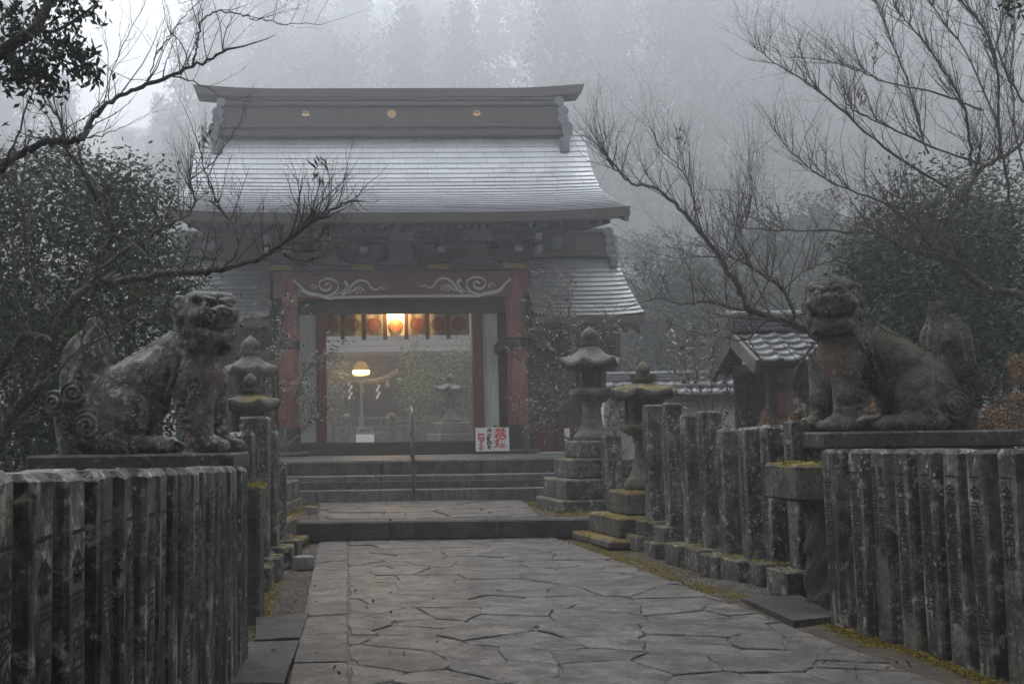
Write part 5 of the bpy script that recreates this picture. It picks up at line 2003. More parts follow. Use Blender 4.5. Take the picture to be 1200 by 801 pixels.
# stone balustrade either side of the inner path
for (xa, xb, side) in ((386, 407, 'left'), (459, 553, 'right')):
    p0, p1 = at(xa, 505, 40.0), at(xb, 505, 40.0)
    fe = empty('stone_balustrade', (p0.x, 40.0, PZ - .02), 0, 'low mossy stone balustrade on the %s of the inner path' % side, 'balustrade', 'stone balustrades behind the gate')
    fe.scale = (1, 1, 1.25)
    L = p1.x - p0.x
    MB().box((L / 2, 0, .74), (L, .22, .12), ch=.02).build('cap_rail', M['mossy'], fe)
    MB().box((L / 2, 0, .08), (L, .30, .18), ch=.02).build('base_rail', M['lantern'], fe)
    n = max(2, int(L / .42))
    for i in range(n + 1):
        MB().box((L * i / n, 0, .42), (.15, .16, .60), ch=.012).build('baluster', M['lantern'], fe)
    MB().lathe([(.16, 0), (.16, .8), (.19, .84), (.16, .94), (.06, 1.0), (.01, 1.02)], 12, (0 if side == 'right' else L, 0, 0)).build('end_post', M['lanternmoss'], fe, smooth=False)
q = at(529, 517, 37.0)
fl0 = lantern((q.x, 37.0, PZ - .06), R(20), 'pale stone lantern standing in the mist beyond the threshold', [(1.35, .14), (1.0, .28), (.78, .30)], 0, dict(stem=(.42, .26, .13), plat=(.30, .17), box=(.18, .20), roof=(.42, .24), neck=(.14, .08), fin=(.11, .20), lift=.07), 'lantern', 'lantern', group='stone lantern behind the gate')
fl0.scale = (1.27,) * 3
# ------------------------------------------------------------------ vegetation
def smooth_line(P, n=6):
    out = []
    m = len(P)
    for i in range(m - 1):
        p0, p1, p2, p3 = P[max(i - 1, 0)], P[i], P[i + 1], P[min(i + 2, m - 1)]
        for k in range(n):
            f = k / n
            out.append(.5 * ((2 * p1) + (p2 - p0) * f + (2 * p0 - 5 * p1 + 4 * p2 - p3) * f * f + (3 * p1 - p0 - 3 * p2 + p3) * f ** 3))
    out.append(P[-1].copy())
    return out


def rv(s=1.0):
    return Vector((random.gauss(0, s), random.gauss(0, s), random.gauss(0, s)))


def twig(mb, p, d, L, r, level, up, tips):
    n = 5 if level > 0 else 4
    pts, rad = [p.copy()], [r]
    q, dd = p.copy(), d.normalized()
    for i in range(n):
        dd = (dd + rv(.16) + Vector((0, 0, up * .16))).normalized()
        q = q + dd * (L / n)
        pts.append(q.copy())
        rad.append(r * (1 - .82 * (i + 1) / n))
    mb.tube(pts, rad, 4 if r > .006 else 3, cap=False)
    tips.append((pts[-1], dd))
    if level > 0:
        for k in range(random.randint(3, 5)):
            i = random.randint(1, n - 1)
            d2 = ((pts[i + 1] - pts[i]).normalized() * .8 + rv(.55) + Vector((0, 0, up * .3))).normalized()
            twig(mb, pts[i], d2, L * random.uniform(.35, .65), rad[i] * .62, level - 1, up, tips)
    elif random.random() < .5:       # buds
        for i in range(1, n):
            b = pts[i] + rv(.002)
            mb.tube([b, b + dd * .012 + rv(.004)], [r * .9, r * .4], 3, cap=False)


def bare_tree(name, label, limbs, Y, dens=9, L0=.55, level=2, mat='bark', tw='twig', up=.5, rscale=1.0, group=None, tw_r=.0055, spread=.35, dryleaf=0):
    """limbs: [[(px,py),...], r0, r1, dy] – branch lines seen in the photograph at distance Y; dy lets a limb lean nearer or farther"""
    root = None
    tm = MB()
    tips = []
    for li, (pl, ra, rb, dy) in enumerate(limbs):
        m = len(pl)
        P = [at(px, py, Y + dy * (i / max(1, m - 1)) + random.gauss(0, .04)) for i, (px, py) in enumerate(pl)]
        if root is None:
            root = empty(name, (P[0].x, P[0].y, 0), 0, label, 'bare tree', group)
        S = smooth_line(P, 6)
        n = len(S)
        for i in range(1, n - 1): S[i] = S[i] + rv(.004 + .06 * ra)
        rad = [(ra + (rb - ra) * (i / (n - 1))) * rscale * (1 + random.uniform(-.10, .14)) for i in range(n)]
        off = Vector((P[0].x, P[0].y, 0)) if li == 0 else root.location.copy()
        mb = MB()
        loc = [s - root.location for s in S]
        mb.tube(loc, rad, 8 if ra > .02 else 6)
        mb.build('trunk' if li == 0 else 'branch', M[mat if ra * rscale > .012 else tw], root, smooth=True)
        # twigs along the limb
        length = sum((S[i + 1] - S[i]).length for i in range(n - 1))
        for k in range(int(length * dens)):
            f = random.uniform(.12, 1.0) ** .8
            i = min(int(f * (n - 1)), n - 2)
            t = (S[i + 1] - S[i]).normalized()
            d = (t * .55 + rv(spread) + Vector((0, 0, up))).normalized()
            twig(tm, loc[i], d, L0 * random.uniform(.45, 1.25), min(rad[i] * .7, tw_r * random.uniform(.8, 1.3)), level if random.random() < .55 else max(0, level - 1), up, tips)
        twig(tm, loc[-1], (loc[-1] - loc[-2]), L0 * .7, rad[-1], max(0, level - 1), up * .6, tips)
    o = tm.build('twigs', M[tw], root)
    o['kind'] = 'stuff'
    if dryleaf and tips:
        C = []
        for _ in range(dryleaf):
            p, d = random.choice(tips)
            for q in range(random.randint(14, 26)):
                C.append((p.x + random.gauss(0, .022), p.y + random.gauss(0, .022), p.z - random.uniform(0, .16)))
        tag(link('dry_leaves', quads_mesh('dry_leaves', leaf_quads(np.array(C), .075, .014, up=0, droop=1.6)), M['dry'], root), kind='stuff')
    return root


def blob_points(n, blobs, shell=.55, g=rng):
    """points inside ellipsoids (cx,cy,cz,rx,ry,rz), thicker towards the skin"""
    w = np.array([b[3] * b[4] * b[5] for b in blobs]) ** .75
    w /= w.sum()
    out = []
    for b, k in zip(blobs, (w * n).astype(int)):
        d = g.normal(size=(k, 3))
        d /= np.linalg.norm(d, axis=1)[:, None]
        r = g.uniform(shell ** 2, 1, k) ** .5 * (1 + .10 * np.sin(d[:, 0] * 9 + b[0] * 5) * np.sin(d[:, 2] * 8 + b[1] * 3))
        out.append(np.array(b[:3]) + d * r[:, None] * np.array(b[3:]))
    return np.concatenate(out)


def clumped(P, n, spread, g=rng):
    i = g.integers(0, len(P), n)
    return P[i] + g.normal(size=(n, 3)) * spread


def leafy_shrub(name, label, cat, blobs, base, n, L, W, mat, stems=7, stemmat='twig', clumpn=None, spread=.10, shell=.5, group=None, droop=.15, rad=.018):
    """blobs in world metres; base = foot point"""
    base = Vector(base)
    root = empty(name, base, 0, label, cat, group)
    b2 = [(b[0] - base.x, b[1] - base.y, b[2] - base.z, b[3], b[4], b[5]) for b in blobs]
    P0 = blob_points(clumpn or n // 9, b2, shell)
    P = clumped(P0, n, spread)
    P = P[P[:, 2] > .02]
    link('foliage', quads_mesh('foliage', leaf_quads(P, L, W, up=.5, droop=droop)), M[mat], root)['kind'] = 'stuff'
    sm = MB()
    for k in range(stems):
        t = P0[rng.integers(0, len(P0))]
        t = Vector(t.tolist())
        a = Vector((random.gauss(0, .06), random.gauss(0, .06), 0))
        mid = a.lerp(t, .5) + rv(.06) + Vector((0, 0, .08))
        r0 = rad * random.uniform(.6, 1.2)
        S = smooth_line([a, mid, t], 5)
        sm.tube(S, [r0 * (1 - .8 * i / (len(S) - 1)) for i in range(len(S))], 5, cap=False)
        for q in range(5):
            i = random.randint(3, len(S) - 2)
            e = S[i] + ((S[i + 1] - S[i]).normalized() * .8 + rv(.6)).normalized() * random.uniform(.2, .5)
            sm.tube([S[i], S[i].lerp(e, .5) + rv(.02), e], [r0 * .4, r0 * .25, r0 * .1], 3, cap=False)
    sm.build('stems', M[stemmat], root)
    return root


def pblob(px, py, Y, rx, ry_px, dy):
    """ellipsoid blob centred on a photograph point, radii rx, rz in pixels, depth radius in metres"""
    c = at(px, py, Y)
    k = Y / F_PX
    return (c.x, c.y, c.z, rx * k, dy, ry_px * k)


# --- plum tree on the left
LT = [([(-40, 560), (0, 512), (18, 480), (48, 450), (60, 404), (87, 350), (117, 332)], .062, .040, .3),
      ([(117, 332), (175, 323), (225, 318), (259, 316), (300, 303), (327, 289), (355, 265), (380, 252), (402, 238)], .036, .008, -.5),
      ([(262, 314), (280, 290), (272, 262), (255, 240), (240, 200), (225, 148)], .014, .004, .2),
      ([(327, 290), (350, 294), (372, 292), (392, 284)], .012, .004, .3),
      ([(333, 297), (345, 305), (375, 302), (408, 287)], .010, .003, .2),
      ([(117, 332), (115, 300), (131, 280), (131, 262), (117, 238), (103, 212), (90, 190), (75, 172)], .022, .014, -.4),
      ([(104, 330), (140, 298), (176, 276), (200, 262), (222, 250), (228, 232), (222, 212), (250, 190), (283, 140)], .016, .004, .5),
      ([(60, 404), (27, 395), (-10, 452)], .034, .044, .2),
      ([(60, 372), (35, 320), (23, 231), (3, 201), (-20, 160)], .022, .014, .3),
      ([(48, 452), (90, 415), (140, 385), (190, 355)], .016, .004, .6)]
bare_tree('plum_tree', 'leafless plum tree with a lichened limb reaching over the left lion', LT, 6.9, dens=18, L0=.42, level=2, mat='barkl', tw='twig', dryleaf=6, rscale=.72)
UT = [([(-60, 226), (0, 194), (28, 178), (55, 165), (82, 167), (95, 163), (105, 148), (125, 122), (160, 105), (205, 87), (235, 72), (271, 57)], .040, .010, .3),
      ([(226, 76), (231, 50), (234, 30), (250, 15), (275, 16), (300, 22), (340, 27), (376, 29)], .010, .0025, .2),
      ([(203, 90), (230, 97), (262, 114)], .008, .003, .1),
      ([(174, 99), (182, 65), (200, 40), (220, 14), (250, -10)], .007, .003, .2),
      ([(96, 163), (120, 158), (147, 148)], .008, .003, .1),
      ([(78, 168), (70, 140), (50, 115), (20, 70)], .012, .006, .3),
      ([(5, 195), (20, 160), (36, 112), (60, 60)], .012, .004, -.2),
      ([(128, 122), (129, 90), (150, 40), (175, -5)], .006, .0025, .2)]
bare_tree('bare_tree', 'leafless dark tree whose long limb rises across the upper left sky', UT, 5.2, dens=13, L0=.40, level=1, mat='bark', tw='twig', up=.62, rscale=.56, tw_r=.0036)

# --- plum trees on the right
RT = [([(1000, 520), (985, 440), (959, 397), (918, 375), (881, 365), (868, 343), (847, 306), (830, 284), (797, 244), (769, 222), (737, 212), (715, 190), (700, 170)], .075, .006, .5),
      ([(875, 364), (852, 359), (828, 354), (797, 356), (775, 350), (744, 356)], .020, .006, -.3),
      ([(931, 385), (929, 362), (915, 337), (887, 318), (868, 306), (840, 300), (795, 303)], .034, .008, .4),
      ([(828, 284), (815, 245), (806, 212), (790, 190), (772, 172), (764, 150)], .014, .004, -.3),
      ([(1003, 272), (960, 270), (918, 270), (885, 268), (862, 265), (850, 255)], .018, .006, .4),
      ([(925, 382), (900, 375), (885, 390), (872, 398), (845, 395)], .020, .008, -.3),
      ([(847, 306), (870, 268), (880, 230), (878, 180)], .014, .004, .3),
      ([(918, 340), (940, 320), (985, 300), (1010, 280)], .016, .006, .3),
      ([(881, 365), (905, 320), (905, 275), (880, 250)], .012, .004, .5),
      ([(958, 398), (930, 440), (945, 468), (990, 470)], .022, .008, -.4)]
bare_tree('plum_tree', 'lichened leafless plum tree leaning left behind the right lion', RT, 10.6, dens=16, L0=.75, level=2, mat='barkl', tw='twig', dryleaf=7, tw_r=.0058, rscale=.62, up=.55)
QT = [([(1260, 372), (1200, 347), (1159, 339), (1129, 317), (1112, 304), (1085, 297), (1068, 293), (1043, 282), (1019, 265)], .060, .014, .2),
      ([(1112, 304), (1119, 290), (1107, 268), (1126, 235), (1153, 196), (1175, 184), (1210, 160)], .030, .016, .3),
      ([(1107, 296), (1082, 276), (1071, 243), (1050, 230)], .016, .008, .3),
      ([(1091, 304), (1050, 306), (988, 308)], .009, .005, -.2),
      ([(1144, 190), (1092, 172), (1036, 146), (1000, 128), (985, 110)], .013, .005, .2),
      ([(1110, 220), (1048, 181), (981, 125), (940, 93), (908, 73), (882, 55)], .016, .004, .4),
      ([(1150, 130), (1121, 117), (1080, 105), (1037, 96), (996, 79), (961, 70), (923, 67)], .012, .004, .2),
      ([(1138, 195), (1136, 163), (1130, 125), (1107, 85), (1089, 58), (1066, 29), (1051, 12), (1040, -15)], .018, .006, .3),
      ([(1088, 180), (1080, 157), (1066, 102), (1040, 35), (1022, -10)], .012, .006, .5),
      ([(1188, 260), (1182, 227), (1171, 146), (1168, 87), (1156, 38), (1124, 0), (1110, -20)], .017, .010, .2),
      ([(1128, 236), (1138, 215), (1146, 186), (1150, 165)], .022, .010, .2),
      ([(1230, 272), (1200, 273), (1126, 276), (1060, 276), (1000, 272)], .008, .005, -.3),
      ([(1199, 120), (1170, 60), (1185, -10)], .014, .008, .1),
      ([(1170, 146), (1130, 60), (1080, -10)], .010, .006, .3),
      ([(1200, 200), (1185, 120), (1190, 30)], .012, .006, .4),
      ([(1112, 300), (1040, 240), (975, 215), (930, 180), (905, 150)], .014, .004, .7)]
bare_tree('plum_tree', 'dense leafless plum tree at the right edge with many upright shoots', QT, 9.2, dens=20, L0=.62, level=2, mat='barkl', tw='twig', dryleaf=9, tw_r=.0047, rscale=.78, up=.6)

# --- evergreens
leafy_shrub('evergreen_bush', 'big dark evergreen bush behind the left lion', 'bush',
            [pblob(40, 330, 10.5, 130, 130, .9), pblob(120, 270, 11, 90, 80, .8), pblob(30, 450, 9.9, 110, 110, .8), pblob(130, 430, 10.6, 85, 105, .8), pblob(-40, 300, 10.5, 120, 150, .8), pblob(30, 440, 12.6, 170, 120, .6), pblob(130, 500, 12.2, 110, 60, .5), pblob(10, 520, 11.4, 110, 60, .5)],
            (at(60, 560, 10.4).x, 10.4, 0), 34000, .080, .033, 'ever', 10, spread=.11, shell=.45, rad=.03)
leafy_shrub('evergreen_bush', 'lighter leafy bush between the left lion head and the gate roof', 'bush',
            [pblob(180, 320, 12.2, 62, 62, .6), pblob(205, 372, 12, 50, 45, .5), pblob(140, 240, 12.4, 60, 60, .5), pblob(60, 205, 12.4, 60, 40, .5)],
            (at(170, 560, 12.2).x, 12.2, 0), 9500, .085, .030, 'everlt', 12, spread=.13, shell=.35, rad=.025)
leafy_shrub('evergreen_bush', 'dark broadleaf bush behind the right lion', 'bush',
            [pblob(1095, 320, 13.2, 115, 88, .9), pblob(1170, 345, 12.8, 90, 115, .8), pblob(1030, 370, 13.2, 72, 72, .7), pblob(1100, 420, 12.6, 110, 80, .7), pblob(1220, 420, 12, 80, 90, .7)],
            (at(1110, 540, 12.8).x, 12.8, .2), 22000, .095, .036, 'ever', 10, spread=.13, shell=.4, rad=.035)
leafy_shrub('evergreen_bush', 'pale misty leafy bush top rising over the dark right bush', 'bush',
            [pblob(1120, 235, 17.5, 100, 45, .8), pblob(1020, 300, 17.5, 38, 50, .6)],
            (at(1080, 540, 16.5).x, 16.5, .2), 4200, .12, .042, 'everlt', 10, spread=.2, shell=.2, rad=.03)
# evergreen trees whose branches hang into the upper corners
def corner_tree(label, foot, h, limbs, Yb, blobs, crown, n, nc):
    root = empty('evergreen_tree', (*foot, 0), 0, label, 'tree')
    o0 = root.location.copy()
    mb = MB()
    top = Vector((random.uniform(-.1, .1), random.uniform(-.1, .1), h))
    S = smooth_line([Vector((0, 0, -.1)), Vector((.06, .05, h * .35)), Vector((-.05, .08, h * .7)), top], 6)
    mb.tube(S, [.17 * (1 - .75 * i / (len(S) - 1)) for i in range(len(S))], 9)
    mb.build('trunk', M['bark'], root, smooth=True)
    for c in crown[:7]:
        m2 = MB()
        e = Vector(c[:3]) - o0
        a = S[min(len(S) - 2, max(6, int(len(S) * min(.9, e.z / h * .8))))]
        L_ = smooth_line([a, a.lerp(e, .5) + Vector((0, 0, .15)) + rv(.08), e], 5)
        m2.tube(L_, [.06 * (1 - .8 * i / (len(L_) - 1)) for i in range(len(L_))], 6)
        m2.build('limb', M['bark'], root, smooth=True)
    for k, (pl, ra, rb) in enumerate(limbs):
        L_ = smooth_line([at(px, py, Yb + random.gauss(0, .05)) - o0 for px, py in pl], 6)
        if k == 0: L_ = [S[len(S) // 2]] + L_
        MB().tube(L_, [ra + (rb - ra) * i / (len(L_) - 1) for i in range(len(L_))], 7).build('limb', M['bark'], root, smooth=True)
    sh_ = lambda bs: [(b[0] - o0.x, b[1] - o0.y, b[2] - o0.z, b[3], b[4], b[5]) for b in bs]
    Pc = clumped(blob_points(n // 10, sh_(blobs), .2), n, .030)
    Pd = clumped(blob_points(nc // 12, sh_(crown), .35), nc, .10)
    V = np.concatenate([leaf_quads(Pc, .050, .019, up=.1, droop=.9), leaf_quads(Pd, .085, .036, up=.3, droop=.5)])
    link('crown', quads_mesh('crown', V), M['ever'], root)['kind'] = 'stuff'


corner_tree('evergreen tree whose dark leafy branch hangs into the upper left corner', (-3.6, 4.6), 4.6,
            [([(-60, 115), (0, 62), (40, 35), (62, -8)], .034, .018), ([(40, 36), (66, 36), (100, 15), (115, 2)], .010, .004), ([(-20, 80), (30, 45), (70, 20)], .008, .003), ([(0, 64), (40, 60), (85, 75), (110, 80)], .008, .003), ([(-10, 60), (40, 90), (60, 112)], .007, .003)], 4.6,
            [pblob(50, 60, 4.6, 62, 45, .25), pblob(15, 85, 4.6, 48, 28, .22), pblob(95, 80, 4.6, 28, 22, .14), pblob(95, 12, 4.6, 32, 18, .16), pblob(30, 15, 4.7, 60, 32, .25), pblob(70, 105, 4.6, 18, 14, .08)],
            [(-2.6, 4.4, 4.1, 1.1, 1.1, .6), (-3.4, 3.2, 3.9, 1.2, 1.1, .7), (-2.4, 5.4, 4.3, .9, .9, .5), (-2.2, 2.6, 3.6, 1.0, 1.2, .5), (-3.8, 5.4, 4.2, 1.2, 1.1, .8), (-1.6, 3.6, 3.9, .9, 1.0, .45), (-3.0, 1.6, 3.6, 1.2, 1.0, .7), (-2.0, 1.0, 3.5, 1.1, 1.0, .6)], 1500, 9000)
corner_tree('evergreen tree whose branch tips just enter the upper right corner', (6.4, 6.0), 5.2,
            [([(1290, -30), (1220, -10), (1185, 4)], .012, .004)], 6.2, [pblob(1192, 2, 6.2, 18, 10, .12), pblob(1220, 10, 6.2, 22, 18, .15)],
            [(5.6, 5.4, 4.6, 1.1, 1.1, .6), (6.4, 4.6, 4.4, 1.3, 1.2, .8), (5.0, 4.4, 4.5, 1.0, 1.0, .5), (6.8, 6.6, 4.9, 1.2, 1.2, .8), (4.8, 3.2, 4.2, 1.1, 1.1, .6), (5.8, 2.6, 4.0, 1.2, 1.1, .7), (4.4, 2.0, 4.0, 1.1, 1.0, .6)], 260, 9000)

# --- thin shrubs before the gate
def airy(label, stems, Y, base, n, L, mat, spread, group='thin leafy shrubs before the gate', foot=None, stemmat='twigl', r=.014, tw=.35):
    """airy shrub: stems drawn from the photograph, leaves gathered along their twigs"""
    b = at(*base, Y)
    root = empty('airy_shrub', b, 0, label, 'shrub', group)
    sm, tips, C = MB(), [], []
    for pl in stems:
        S = smooth_line([at(px, py, Y + random.gauss(0, .12)) - b for px, py in pl], 5)
        m = len(S)
        sm.tube(S, [r * (1 - .75 * i / (m - 1)) for i in range(m)], 5, cap=False)
        for k in range(int(m * 2.4)):
            i = random.randint(int(m * .25), m - 2)
            twig(sm, S[i], ((S[i + 1] - S[i]).normalized() + rv(.6)), tw * random.uniform(.5, 1.2), r * .3, 1, .2, tips)
    T = np.array([tuple(p) for p, d in tips])
    P = clumped(T, n, spread)
    sm.build('stems', M[stemmat], root)
    link('foliage', quads_mesh('foliage', leaf_quads(P, L, L * .42, up=.6)), M[mat], root)['kind'] = 'stuff'
    return root


airy('thin leafy shrub with small pale leaves in front of the left pillar', [[(330, 525), (318, 480), (306, 420), (300, 340)], [(330, 525), (345, 470), (362, 430), (392, 412)], [(328, 525), (300, 470), (284, 420), (280, 370)], [(330, 520), (322, 440), (330, 390), (340, 355)], [(330, 525), (355, 505), (366, 480), (352, 455)]],
     17.6, (330, 528), 1200, .08, 'azalea', .05, r=.018)
airy('pale twiggy shrub with small light leaves in front of the right side bay', [[(690, 525), (672, 470), (655, 420), (628, 390)], [(690, 525), (678, 440), (668, 380), (664, 318)], [(690, 525), (700, 450), (702, 400), (722, 372)], [(690, 525), (660, 480), (640, 450), (606, 418)], [(688, 525), (650, 505), (630, 490), (612, 470)], [(690, 525), (682, 400), (650, 372), (628, 345)], [(692, 525), (720, 500), (732, 480), (738, 462)]],
     18.6, (690, 530), 1700, .07, 'pale', .055, r=.026, tw=.45)
airy('slender sapling with sparse leaves in front of the white wall', [[(836, 500), (834, 440), (838, 400), (836, 372)], [(830, 500), (808, 450), (800, 415), (796, 398)], [(834, 500), (822, 460), (815, 430), (812, 402)], [(836, 500), (850, 470), (852, 450), (846, 430)]],
     15.6, (832, 505), 420, .09, 'azalea', .06, r=.010, tw=.35)
airy('thin green shrub behind the tall right lantern', [[(700, 560), (720, 510), (740, 480), (752, 452)], [(700, 560), (712, 500), (716, 470)], [(702, 560), (738, 520), (748, 500)]], 17.0, (700, 562), 800, .08, 'azalea', .07, r=.012)
airy('small sprouting plant behind the right stepped posts', [[(880, 520), (872, 500), (866, 478)], [(880, 520), (892, 500), (903, 488)], [(878, 520), (858, 505), (846, 496)]], 13.6, (880, 525), 220, .06, 'dry', .03, r=.006, tw=.2)
# dry hydrangeas beside the right lion
for k, (lab, base, Y, heads) in enumerate((('dry brown hydrangea stems right of the right lion', (1185, 560), 9.6, [(1196, 425, 16), (1192, 470, 16), (1158, 488, 18), (1172, 505, 17), (1198, 440, 13), (1186, 488, 14), (1201, 500, 16), (1148, 500, 12)]),
                                           ('dry brown hydrangea seen between the legs of the right lion', (1040, 560), 9.9, [(1024, 482, 13), (1033, 470, 10), (1015, 492, 9), (1036, 492, 12)]),
                                           ('dry hydrangea twigs with a pale head in front of the small pavilion', (945, 560), 10.8, [(936, 486, 7), (949, 490, 6), (928, 492, 5), (972, 478, 7)]))):
    b = at(*base, Y)
    root = empty('dry_hydrangea', b, 0, lab, 'plant', 'dry hydrangeas by the right lion')
    sm, C = MB(), []
    for (px, py, r) in heads:
        c = at(px, py, Y + random.uniform(-.2, .2)) - b
        rr = r / F_PX * Y
        a = Vector((random.gauss(0, .08), random.gauss(0, .08), 0))
        sm.tube(smooth_line([a, a.lerp(c, .5) + rv(.06), c], 5), .006, 4, cap=False)
        d = rng.normal(size=(int(70 + 160 * rr / .1), 3))
        d /= np.linalg.norm(d, axis=1)[:, None]
        C.append(np.array(c) + d * rr * rng.uniform(.6, 1.0, (len(d), 1)) * np.array((1, 1, .75)))
    for _ in range(16 if k < 2 else 22):
        a = Vector((random.gauss(0, .1), random.gauss(0, .1), 0))
        twig(sm, a, Vector((random.gauss(0, .35), random.gauss(0, .3), 1)), random.uniform(.6, 1.25 if k != 2 else 1.5), .006, 1, .3, [])
    sm.build('stems', M['twigl'], root)
    M.setdefault('hydr', leafmat('dry_hydrangea_head', (.12, .075, .042), (.36, .235, .125), .85, .15))
    link('flower_heads', quads_mesh('flower_heads', leaf_quads(np.concatenate(C), .032, .026, up=.2)), M['hydr'], root)['kind'] = 'stuff'

# --- misty greenery beyond the gate
leafy_shrub('soft_shrub', 'soft green shrub in the mist right of the offering box', 'shrub', [pblob(490, 455, 43, 22, 45, .8), pblob(485, 415, 43, 9, 18, .4)], (at(490, 520, 43).x, 43, PZ), 1700, .19, .055, 'bamboo', 8, spread=.22, shell=.2, group='soft shrubs beyond the gate')
leafy_shrub('soft_shrub', 'taller soft green shrub in the mist behind the far lantern', 'shrub', [pblob(535, 445, 44, 28, 42, .9), pblob(542, 410, 44, 18, 22, .5), pblob(560, 460, 44, 20, 50, .6)], (at(540, 520, 44).x, 44, PZ), 2500, .19, .055, 'bamboo', 8, spread=.24, shell=.2, group='soft shrubs beyond the gate')
leafy_shrub('soft_shrub', 'dim green shrub in the mist at the left jamb of the gate', 'shrub', [pblob(392, 455, 44, 16, 42, .7)], (at(392, 520, 44).x, 44, PZ), 1200, .19, .055, 'azalea', 6, spread=.22, shell=.2, group='soft shrubs beyond the gate')

# --- the wood behind, each tree on its own
def cedar_mesh(H, Rr, seed, mat):
    g = np.random.default_rng(seed)
    P = []
    z = H * .16
    while z < H * .985:
        f = 1 - (z - H * .12) / (H * .9)
        r = Rr * (f ** .75) * g.uniform(.75, 1.15)
        k = max(3, int(4 + 7 * f))
        for q in range(k):
            if g.random() < .12: continue
            a = g.uniform(0, 6.283)
            for t in (.45, .72, 1.0):
                P.append((r * t * math.cos(a), r * t * math.sin(a), z - .35 * r * t * t + g.normal() * .3))
        z += H * .028
    P = np.array(P)
    C = clumped(P, 7000, np.array((.55, .55, .34)), g)
    return quads_mesh('crown', leaf_quads(C, .60, .30, up=.3, droop=.5, g=g))


def broad_mesh(H, Rr, seed, n=5200):
    g = np.random.default_rng(seed)
    bl = []
    for k in range(16):
        a, rr = g.uniform(0, 6.283), Rr * g.uniform(.1, .75)
        z = H * g.uniform(.38, .88)
        s = Rr * g.uniform(.28, .48)
        bl.append((rr * math.cos(a), rr * math.sin(a), z, s, s, s * .7))
    C = clumped(blob_points(420, bl, .3, g), n, .22, g)
    return quads_mesh('crown', leaf_quads(C, .30, .15, up=.4, droop=.2, g=g))


protos = []
for k, (H, Rr, kind) in enumerate(((26, 4.4, 'c'), (23, 4.0, 'c'), (29, 4.9, 'c'), (11, 3.6, 'b'), (15, 4.4, 'b'))):
    cm = cedar_mesh(H, Rr, 40 + k, None) if kind == 'c' else broad_mesh(H, Rr, 60 + k)
    tmb = MB()
    tmb.tube([(0, 0, -1.5), (.05, 0, H * .3), (0, .05, H * .65), (0, 0, H * (.98 if kind == 'c' else .75))], [.38 * H / 26 + .1, .30 * H / 26 + .06, .2 * H / 26 + .03, .03], 8)
    for q in range(10 if kind == 'c' else 14):
        z = H * random.uniform(.3, .8)
        a = random.uniform(0, 6.28)
        L = Rr * random.uniform(.5, .9)
        tmb.tube([(0, 0, z), (L * .5 * math.cos(a), L * .5 * math.sin(a), z + (L * .1 if kind == 'c' else L * .5)), (L * math.cos(a), L * math.sin(a), z + (-.1 if kind == 'c' else .8) * L)], [.09, .06, .02], 4, cap=False)
    protos.append((cm, tmb.mesh('trunk', True), kind, H))
M_for = [M['forest'], M['forest'], M['forest'], M['forestlt'], M['forestlt']]
for (cm, tm_, kd, H), m in zip(protos, M_for):
    cm.materials.append(m)
    tm_.materials.append(M['trunk'])


def wood_tree(X, Y, H, v, label, group):
    cm, tm_, kd, H0 = protos[v]
    s = H / H0
    root = empty('cedar_tree' if kd == 'c' else 'broadleaf_tree', (X, Y, hill_z(X, Y) if Y > 48 else PZ - .1 if Y > 15 else -.1), random.uniform(0, 6.28), label, 'tree', group)
    root.scale = (s * random.uniform(.9, 1.15), s * random.uniform(.9, 1.15), s)
    link('crown', cm, None, root)
    link('trunk', tm_, None, root)


rt = random.Random(4)
rows = [(160, 9.0, 40, 48), (186, 9.5, 44, 52), (214, 10.0, 48, 55), (246, 11.0, 51, 58), (285, 12.0, 54, 62)]
for ri, (Y, step, h0, h1) in enumerate(rows):
    X = -75.0
    while X < 195:
        x, y = X + rt.uniform(-4.5, 4.5), Y + rt.uniform(-11, 11)
        px = PPX + x / y * F_PX
        X += step
        if rt.random() < .04: continue
        H = rt.uniform(h0, h1) * rt.choice((1, 1, 1, 1.08, .93))
        kind_ = rt.choice((0, 1, 2, 4, 4))
        if px < -40 or px > 1300 or 20 < px < 240: continue      # the bright gap at the upper left
        if 240 <= px < 520: H *= rt.uniform(.86, 1.0)
        if 745 < px < 800 or 880 < px < 925:
            H *= .86
        side = ('left of the gap' if px < 100 else 'behind the gate roof' if px < 745 else 'right of the gate roof')
        if kind_ == 4:
            wood_tree(x, y, H * .93, 4, 'tall misty rounded tree %s, fading into the fog' % side, 'tall rounded trees in the fog %s' % side)
            continue
        wood_tree(x, y, H, kind_, 'tall misty cedar %s, fading into the fog' % side, 'tall cedars in the fog %s' % side)
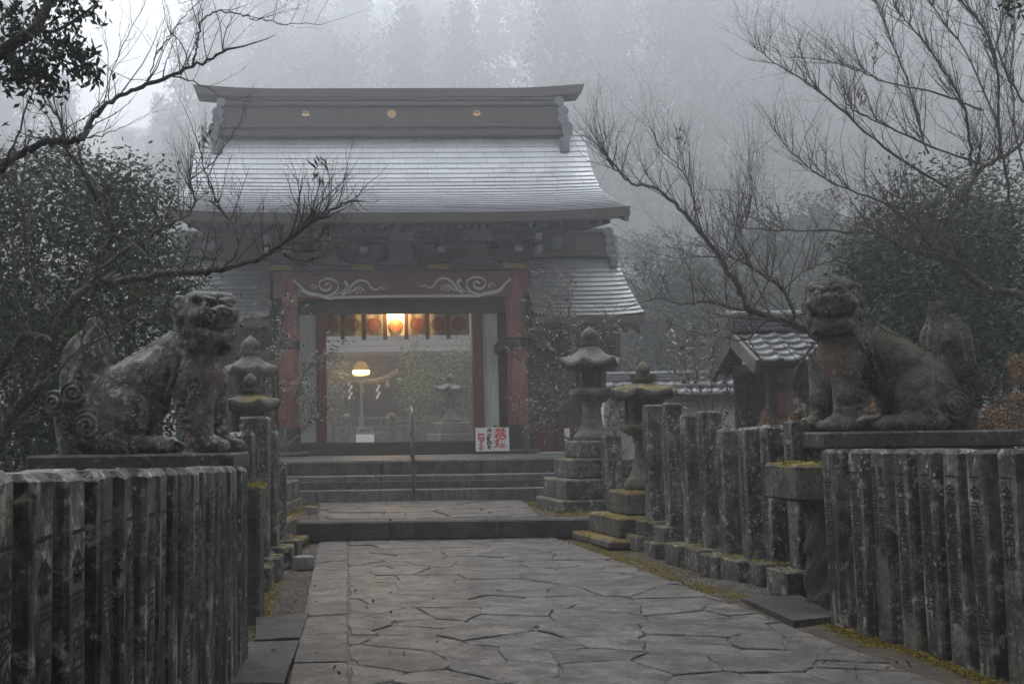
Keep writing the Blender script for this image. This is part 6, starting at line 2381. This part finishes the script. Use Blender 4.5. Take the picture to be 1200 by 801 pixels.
for i, (px, Y, H, v) in enumerate(((205, 150, 22, 0), (185, 200, 22, 1), (236, 180, 46, 2), (150, 200, 15, 4), (70, 170, 24, 1))):
    q = at(px, 400, Y)
    wood_tree(q.x, Y, H, v, ['dim cedar left of the gate roof edge', 'low far cedar in the bright upper left gap', 'tall faint cedar just above the left ridge end', 'low faint rounded tree in the bright left gap', 'faint cedar behind the left bush'][i], 'faint trees in the bright gap')
for i, (px, Y, H, v) in enumerate(((770, 41, 7.5, 3), (820, 45, 8.5, 4), (865, 40, 7.0, 3), (905, 47, 9.5, 4), (960, 42, 8.5, 3), (1020, 47, 10, 4), (1090, 44, 9.5, 3), (735, 50, 8.0, 4), (1160, 46, 11, 4), (60, 44, 8, 4), (10, 40, 7.5, 3), (120, 48, 6.5, 3))):
    q = at(px, 400, Y)
    wood_tree(q.x, Y, H, v, 'rounded misty tree low behind the %s' % ('small pavilion and right wall' if px > 700 else 'left bush'), 'low rounded trees behind the %s' % ('right wall' if px > 700 else 'left bush'))
for k, px in enumerate(range(690, 1230, 36)):
    Y = 60 + rt.uniform(-4, 14)
    q = at(px + rt.uniform(-12, 12), 400, Y)
    wood_tree(q.x, Y, rt.uniform(10, 16), rt.choice((3, 4, 4)), 'rounded tree in the mist at the foot of the wooded slope right of the gate', 'rounded trees at the foot of the slope')
# cedars added out of view behind the viewer, to shade the near stonework
for i, (x, y, H) in enumerate(((-4.6, -2.5, 15), (5.6, -2.0, 16), (-3.4, -6.5, 17), (4.0, -6.0, 15), (0.6, -10.0, 18), (-6.5, -9.0, 16), (7.4, -8.5, 17), (-7.5, -.5, 14), (9.0, .5, 15))):
    wood_tree(x, y, H, i % 3, 'unseen cedar added behind the viewer to shade the stone fences', 'unseen shading cedars behind the viewer')
# ------------------------------------------------------------------ the mist: one even box of air round everything
hz = MB().box((0, 155.5, 69.0), (460, 350, 145.0)).build('haze', None, kind='stuff')
hm_ = bpy.data.materials.new('mist')
hm_.use_nodes = True
t = hm_.node_tree
t.nodes.clear()
out = t.nodes.new('ShaderNodeOutputMaterial')
pvn = t.nodes.new('ShaderNodeVolumePrincipled')
pvn.inputs['Color'].default_value = (.90, .93, .97, 1)
pvn.inputs['Density'].default_value = HAZE
pvn.inputs['Anisotropy'].default_value = 0.7
t.links.new(pvn.outputs[0], out.inputs['Volume'])
hz.data.materials.append(hm_)
